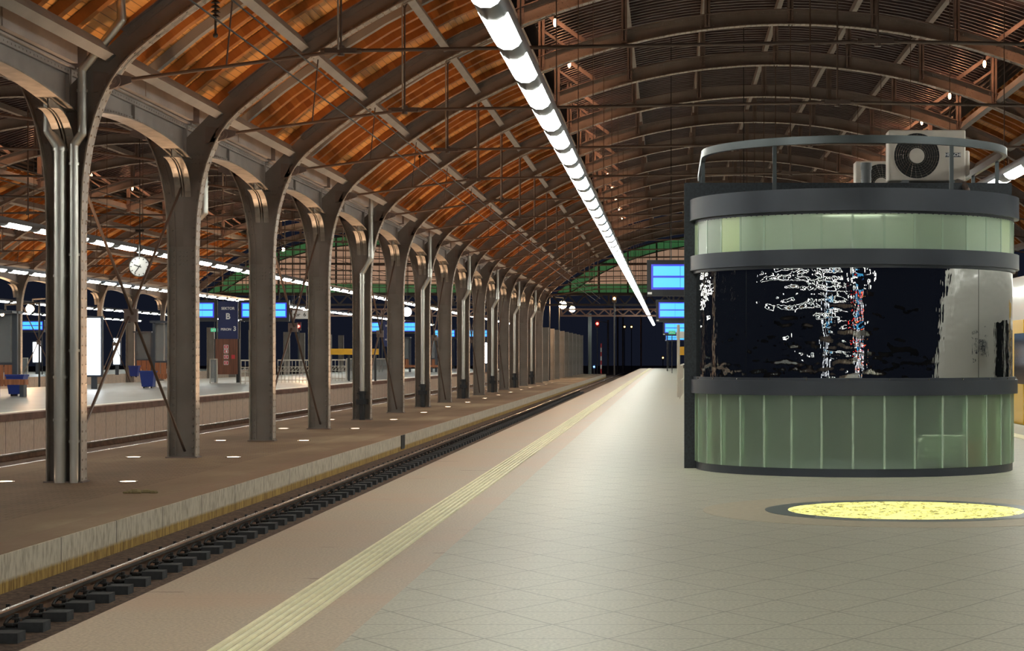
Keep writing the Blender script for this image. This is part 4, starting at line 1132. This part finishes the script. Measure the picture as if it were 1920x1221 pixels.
# railings, yellow beam
def railing(px0, px1, Y, label, h=1.05):
    x0, x1 = pw(px0, Y), pw(px1, Y); t = thing('railing', ((x0+x1)/2, Y, 0), label, 'railing'); wd = (x1-x0)/2
    q = MB(); q.box(-wd, wd, -.03, .03, h-.06, h); q.build('handrail', RAILW, t)
    q = MB(); q.box(-wd, wd, -.015, .015, .70, .73); q.box(-wd, wd, -.015, .015, .50, .53); q.box(-wd, wd, -.015, .015, .1, .13); n = max(2, int(2*wd/.16))
    for i in range(n+1): a = -wd+2*wd*i/n; q.box(a-.012, a+.012, -.012, .012, 0, h)
    for i in range(n): a = -wd+2*wd*i/n; q.bar((a, 0, .5), (a+2*wd/n, 0, .72), .02, .02)
    q.build('bars', RAILW, t)
railing(452, 483, 88, 'white ornamental railing right of the wooden information board'); railing(521, 588, 92, 'white ornamental railing behind the crossed rods between third and fourth columns'); railing(622, 648, 98, 'white ornamental railing under the yellow beam')
def glassguard(px0, px1, Y, label):
    x0, x1 = pw(px0, Y), pw(px1, Y); t = thing('glass_barrier', ((x0+x1)/2, Y, 0), label, 'barrier'); wd = (x1-x0)/2
    q = MB(); q.box(-wd, wd, -.012, .012, .05, 1.05); q.build('glass', SHELG, t)
    q = MB(); q.box(-wd, wd, -.03, .03, 1.05, 1.09); q.box(-wd-.02, -wd+.02, -.03, .03, 0, 1.09); q.box(wd-.02, wd+.02, -.03, .03, 0, 1.09); q.build('frame', RAILW, t)
glassguard(394, 407, 90, 'small glass stair barrier left of the wooden board'); glassguard(650, 666, 99, 'glass stair barrier under the yellow beam, left part'); glassguard(696, 733, 99, 'glass stair barrier with reflections right of the yellow beam'); glassguard(30, 52, 125, 'glass barrier at far left below the blue display')
t = thing('yellow_beam', (pw(665, 98), 98, 0), 'ochre yellow height beam on dark posts over the stairs', 'beam')
q = MB(); q.box(-1.16, 1.16, -.08, .08, 1.27, 1.56); q.build('beam', YEL, t)
for xx in (-.28, 1.0): q = MB(); q.box(xx-.05, xx+.05, -.05, .05, 0, 1.27); q.build('post', HOUSE, t)
# stair guard by the kiosk wall on the near platform
t = thing('stair_railing', (pw(1272, 60), 60, 0), 'grey metal railing with tall post left of the black slab wall', 'railing')
q = MB(); q.cyl((0, 0, 0), (0, 0, 2.15), .045, 10); q.build('tall_post', RAILW, t)
q = MB()
for i in range(8): yy = -2+i*1.2; q.cyl((.03+.02*i, yy, 0), (.03+.02*i, yy, .95), .02, 6)
q.cyl((.03, -2, .95), (.2, 6.5, .95), .028, 8); q.cyl((.03, -2, .5), (.2, 6.5, .5), .018, 8); q.build('rails', RAILW, t)
q = MB(); q.box(-.06, .32, -.02, .02, 1.75, 1.95); q.build('small_plate', SIGNW, t)
t = thing('yellow_cabinet', (pw(1276, 75), 75, 0), 'small ochre cabinet on legs beside the grey stair railing', 'cabinet')
q = MB(); q.box(-.12, .6, -.1, .1, 1.25, 1.56); q.build('box', YEL, t)
q = MB(); q.box(-.05, 0, -.05, .05, 0, 1.25); q.box(.48, .53, -.05, .05, 0, 1.25); q.build('leg', HOUSE, t)
def exit_sign(px, py, Y, s, label):
    t = thing('exit_sign', (pw(px, Y), Y, zw(py, Y)), label, 'exit sign')
    q = MB(); q.box(-s, s, -.03, .03, -s*.5, s*.5); q.build('panel', GRNP, t)
    q = MB(); q.bar((-s*.5, -.034, -s*.25), (-s*.2, -.034, s*.15), .07*s*2, .01); q.bar((-s*.1, -.034, 0), (s*.55, -.034, 0), .05*s*2, .01); q.ball((-s*.2, -.034, s*.3), .09*s, 8, 6); q.build('pictogram', SIGNW, t)
    q = MB()
    if Y < 129: q.cyl((0, 0, s*.5), (0, 0, ceil_z(pw(px, Y))-zw(py, Y)), .012, 5); q.build('hanger', HOUSE, t)
    else: q.cyl((0, .05, -zw(py, Y)), (0, .05, s*.5), .03, 6); q.build('post', HOUSE, t)
exit_sign(1260, 623.5, 140, .24, 'green exit sign before the farthest near platform display'); exit_sign(402, 619, 100, .17, 'small green exit sign left of the navy sector sign'); exit_sign(548, 620, 110, .12, 'tiny green exit sign behind the crossed rods')
# signals, lamps, masts
def signal(px, py, Y, m, label, r=.10, mast=True):
    z = zw(py, Y); t = thing('signal_light', (pw(px, Y), Y, min(z, 0) if not mast else BALZ), label, 'signal'); zb = BALZ if mast else min(z, 0)
    q = MB(); q.ball((0, -.1, z-zb), r, 12, 8); q.build('lens', m, t)
    q = MB(); q.box(-r*1.6, r*1.6, -.06, .12, z-zb-r*3, z-zb+r*3); q.build('head', HOUSE, t)
    q = MB(); q.cyl((0, .05, 0), (0, .05, z-zb), .05, 8); q.build('mast', HOUSE, t)
signal(1120, 607, 205, RED, 'red railway signal on a dark mast beyond the platform end', .13)
signal(560, 612, 150, RED, 'red railway signal glimpsed behind the crossed rods', .10); signal(860.5, 603, 190, RED, 'red railway signal between the cranked downpipes', .12)
signal(1114, 688, 185, BLUE, 'small blue ground signal near the platform end', .07)
for px, py, lab in ((1171, 613, 'left of the paired tiny amber lamps in the dark'), (1184, 613, 'right of the paired tiny amber lamps in the dark'), (1243, 671, 'tiny low lamp beyond the platform end'), (1152, 560, 'tiny amber lamp under the lattice girder')):
    signal(px, py, 260 if py != 560 else 128.8, AMB, lab, .09, py != 560)
t = thing('marker_pole', (pw(1127, 200), 200, BALZ), 'thin red and white banded pole beyond the platform end', 'pole')
for i in range(7):
    q = MB(); q.cyl((0, 0, .3+i*.42), (0, 0, .3+(i+1)*.42), .06, 8); q.build('band', SIGNW if i % 2 else REDP, t)
q = MB(); q.cyl((0, 0, 0), (0, 0, .3), .06, 8); q.build('foot', HOUSE, t)
for i, (px, Y, top) in enumerate(((1140, 230, 600), (1158, 240, 575), (1168, 250, 575), (1202, 260, 580), (1106, 190, 588))):
    t = thing('catenary_mast', (pw(px, Y), Y, BALZ), ['thin dark mast just right of the banded pole', 'brown mast left of the paired amber lamps', 'thin mast close behind the brown one', 'tall thin mast right of the paired amber lamps', 'teal green mast at the end of the column row'][i], 'mast')
    q = MB(); q.cyl((0, 0, 0), (0, 0, zw(top, Y)-BALZ), .11 if i != 4 else .16, 8); q.build('pole', [STEELD, ROD, STEELD, STEELD, RIMR][i], t)
    q = MB(); q.cyl((0, 0, zw(top, Y)-BALZ-.3), (-1.6, 0, zw(top, Y)-BALZ-.1), .04, 6); q.build('arm', STEELD, t)
def flood(px, py, Y, r, wt, label):
    t = thing('flood_lamp', (pw(px, Y), Y, zw(py, Y)), label, 'flood lamp')
    q = MB(); q.ball((0, 0, 0), r, 14, 10); q.build('bulb', FLOOD, t)
    x = pw(px, Y); z = zw(py, Y); xv = x
    while xv < XC: xv += SPAN
    q = MB(); q.cyl((0, .1, 0), (0, .5, .25), r*1.1, 12, r*.6); q.build('housing', HOUSE, t)
    q = MB()
    if x < XC-SPAN: q.tube([(0, .5, .25), (0, .5, .5), (XC-SPAN-.6-x, .5, .6), (XC-SPAN-.6-x, .5, LOWZ-z)], .05, 6)
    elif Y < 129: q.cyl((0, .5, .25), (0, .5, ceil_z(xv)-z), .03, 6)
    else: q.tube([(0, .5, .25), (0, .5, .5), (XC-x, .5, .6), (XC-x, .5, BALZ-z)], .05, 6)
    q.build('arm', HOUSE, t)
    lamp('flood_light', 'POINT', (0, -.4, 0), wt, (1, .6, .32), t, shadow_soft_size=.15)
flood(1055, 572, 140, .26, 260, 'larger glaring flood lamp at the far end of the column row'); flood(1073, 580, 152, .22, 130, 'smaller glaring flood lamp just right of the larger one')
flood(56, 579, 105, .20, 300, 'glaring flood lamp at far left above the blue display'); flood(572, 583, 118, .11, 200, 'glaring flood lamp behind the track number sign')
flood(531, 468, 118, .10, 150, 'flood lamp lighting the far vault beside its end screen'); flood(4, 590, 100, .08, 60, 'small glaring lamp at the very left edge behind glass')
# overhead wires
def wire(pts, r, label):
    q = MB(); q.tube(pts, r, 6); tag(q.build('overhead_wire', BLACK), label, 'overhead wire')
for zz, nm in ((3.24, 'contact'), (3.55, 'carrying')):
    wire([(-4.37, 14, zz+H), (-4.37, 128, zz+H)], .010, 'black %s wire over the near track' % nm)
    wire([(-12.37, 20, zz+H), (-12.37, 128, zz+H)], .010, 'black %s wire over the track below the far platform' % nm)
def insulator(x, y, z, zt, label):
    t = thing('insulator', (x, y, z), label, 'insulator')
    q = MB()
    for i in range(6): q.cyl((0, 0, i*.07), (0, 0, i*.07+.035), .075, 10, .04)
    q.cyl((0, 0, -.25), (0, 0, .6), .018, 6); q.build('discs', BLACK, t)
    q = MB(); q.cyl((0, 0, .6), (0, 0, zt-z), .01, 5); q.ball((0, 0, -.27), .04, 8, 6); q.build('suspension', BLACK, t)
Y = YK(4)
insulator(pw(787, Y), Y, zw(275, Y), zin(pw(787, Y)), 'black ribbed insulator hanging in the middle of the near vault')
Y = YK(1); insulator(pw(404, 30), 30, zw(32, 30), zw(32, 30)+1.2, 'small black insulator hanging near the top left')
# litter on the low platform
q = MB()
for i in range(12): x = -6.9+random.random()*.45; y = 25.6+random.random()*.35; q.ball((x, y, LOWZ+.012), .02+random.random()*.035, 6, 4, 1.5, 1, .7)
tag(q.build('leaf_litter', LITTER), 'small heap of dry litter on the low brown platform', 'litter', None, 'stuff')

# ------------------------------------------------------------------ sources added behind the viewpoint to be mirrored in the kiosk window
for x, y, lab in ((-.6, -25, 'blue departure display behind the viewpoint, nearer'), (-.6, -60, 'blue departure display behind the viewpoint, farther'), (-21, -30, 'blue departure display behind the viewpoint over the far platform')):
    t = thing('departure_display', (x, y, 2.9), lab, 'departure display')
    q = MB(); q.box(0, 3.4, -.12, .12, 0, 1.0); q.build('housing', HOUSE, t)
    q = MB(); q.box(.15, 3.25, .12, .13, .2, .9); q.build('screen_border', CYANF, t)
    for r in (0, 1): q = MB(); q.box(.2, 3.2, .125, .14, .25+r*.33, .53+r*.33); q.build('screen', CYAN, t)
    q = MB()
    for xx in (.2, 3.2): q.cyl((xx, 0, -2.9), (xx, 0, 0), .05, 8)
    q.build('post', HOUSE, t)
for x, y, z, m, lab in ((1.0, -80, 1.5, RED, 'red signal behind the viewpoint, nearest the track'), (4.4, -84, 2.3, RED, 'red signal behind the viewpoint on the train side'), (-5.5, -70, 2.2, RED, 'red signal behind the viewpoint at the low platform'),
        (2.6, -88, 1.9, AMB, 'amber lamp behind the viewpoint'), (5.9, -90, 2.2, AMB, 'amber lamp behind the viewpoint by the train track'), (-1.5, -92, 1.7, AMB, 'amber lamp far behind the viewpoint'), (3.5, -95, 1.6, BLUE, 'blue lamp far behind the viewpoint')):
    t = thing('signal_light', (x, y, BALZ), lab, 'signal')
    q = MB(); q.ball((0, .1, z+H-BALZ), .22, 12, 8); q.build('lens', m, t)
    q = MB(); q.cyl((0, 0, 0), (0, 0, z+H-BALZ), .06, 8); q.build('mast', HOUSE, t)
for x, y, lab in ((.9, -36, 'added light box behind the viewpoint'), (3.0, -48, 'second added light box behind the viewpoint'), (-17, -20, 'added light box behind the viewpoint on the far platform')):
    t = thing('advert_light_box', (x, y, 0), lab, 'light box')  # boxes added as bright shapes for the window reflections
    q = MB(); q.box(-.35, .35, -.1, .0, .3, 2.3); q.build('frame', CHAR, t)
    q = MB(); q.box(-.27, .27, 0, .02, .4, 2.2); q.build('lit_panel', ADV, t)
    q = MB(); q.box(-.1, .1, -.1, 0, 0, .3); q.build('leg', CHAR, t)
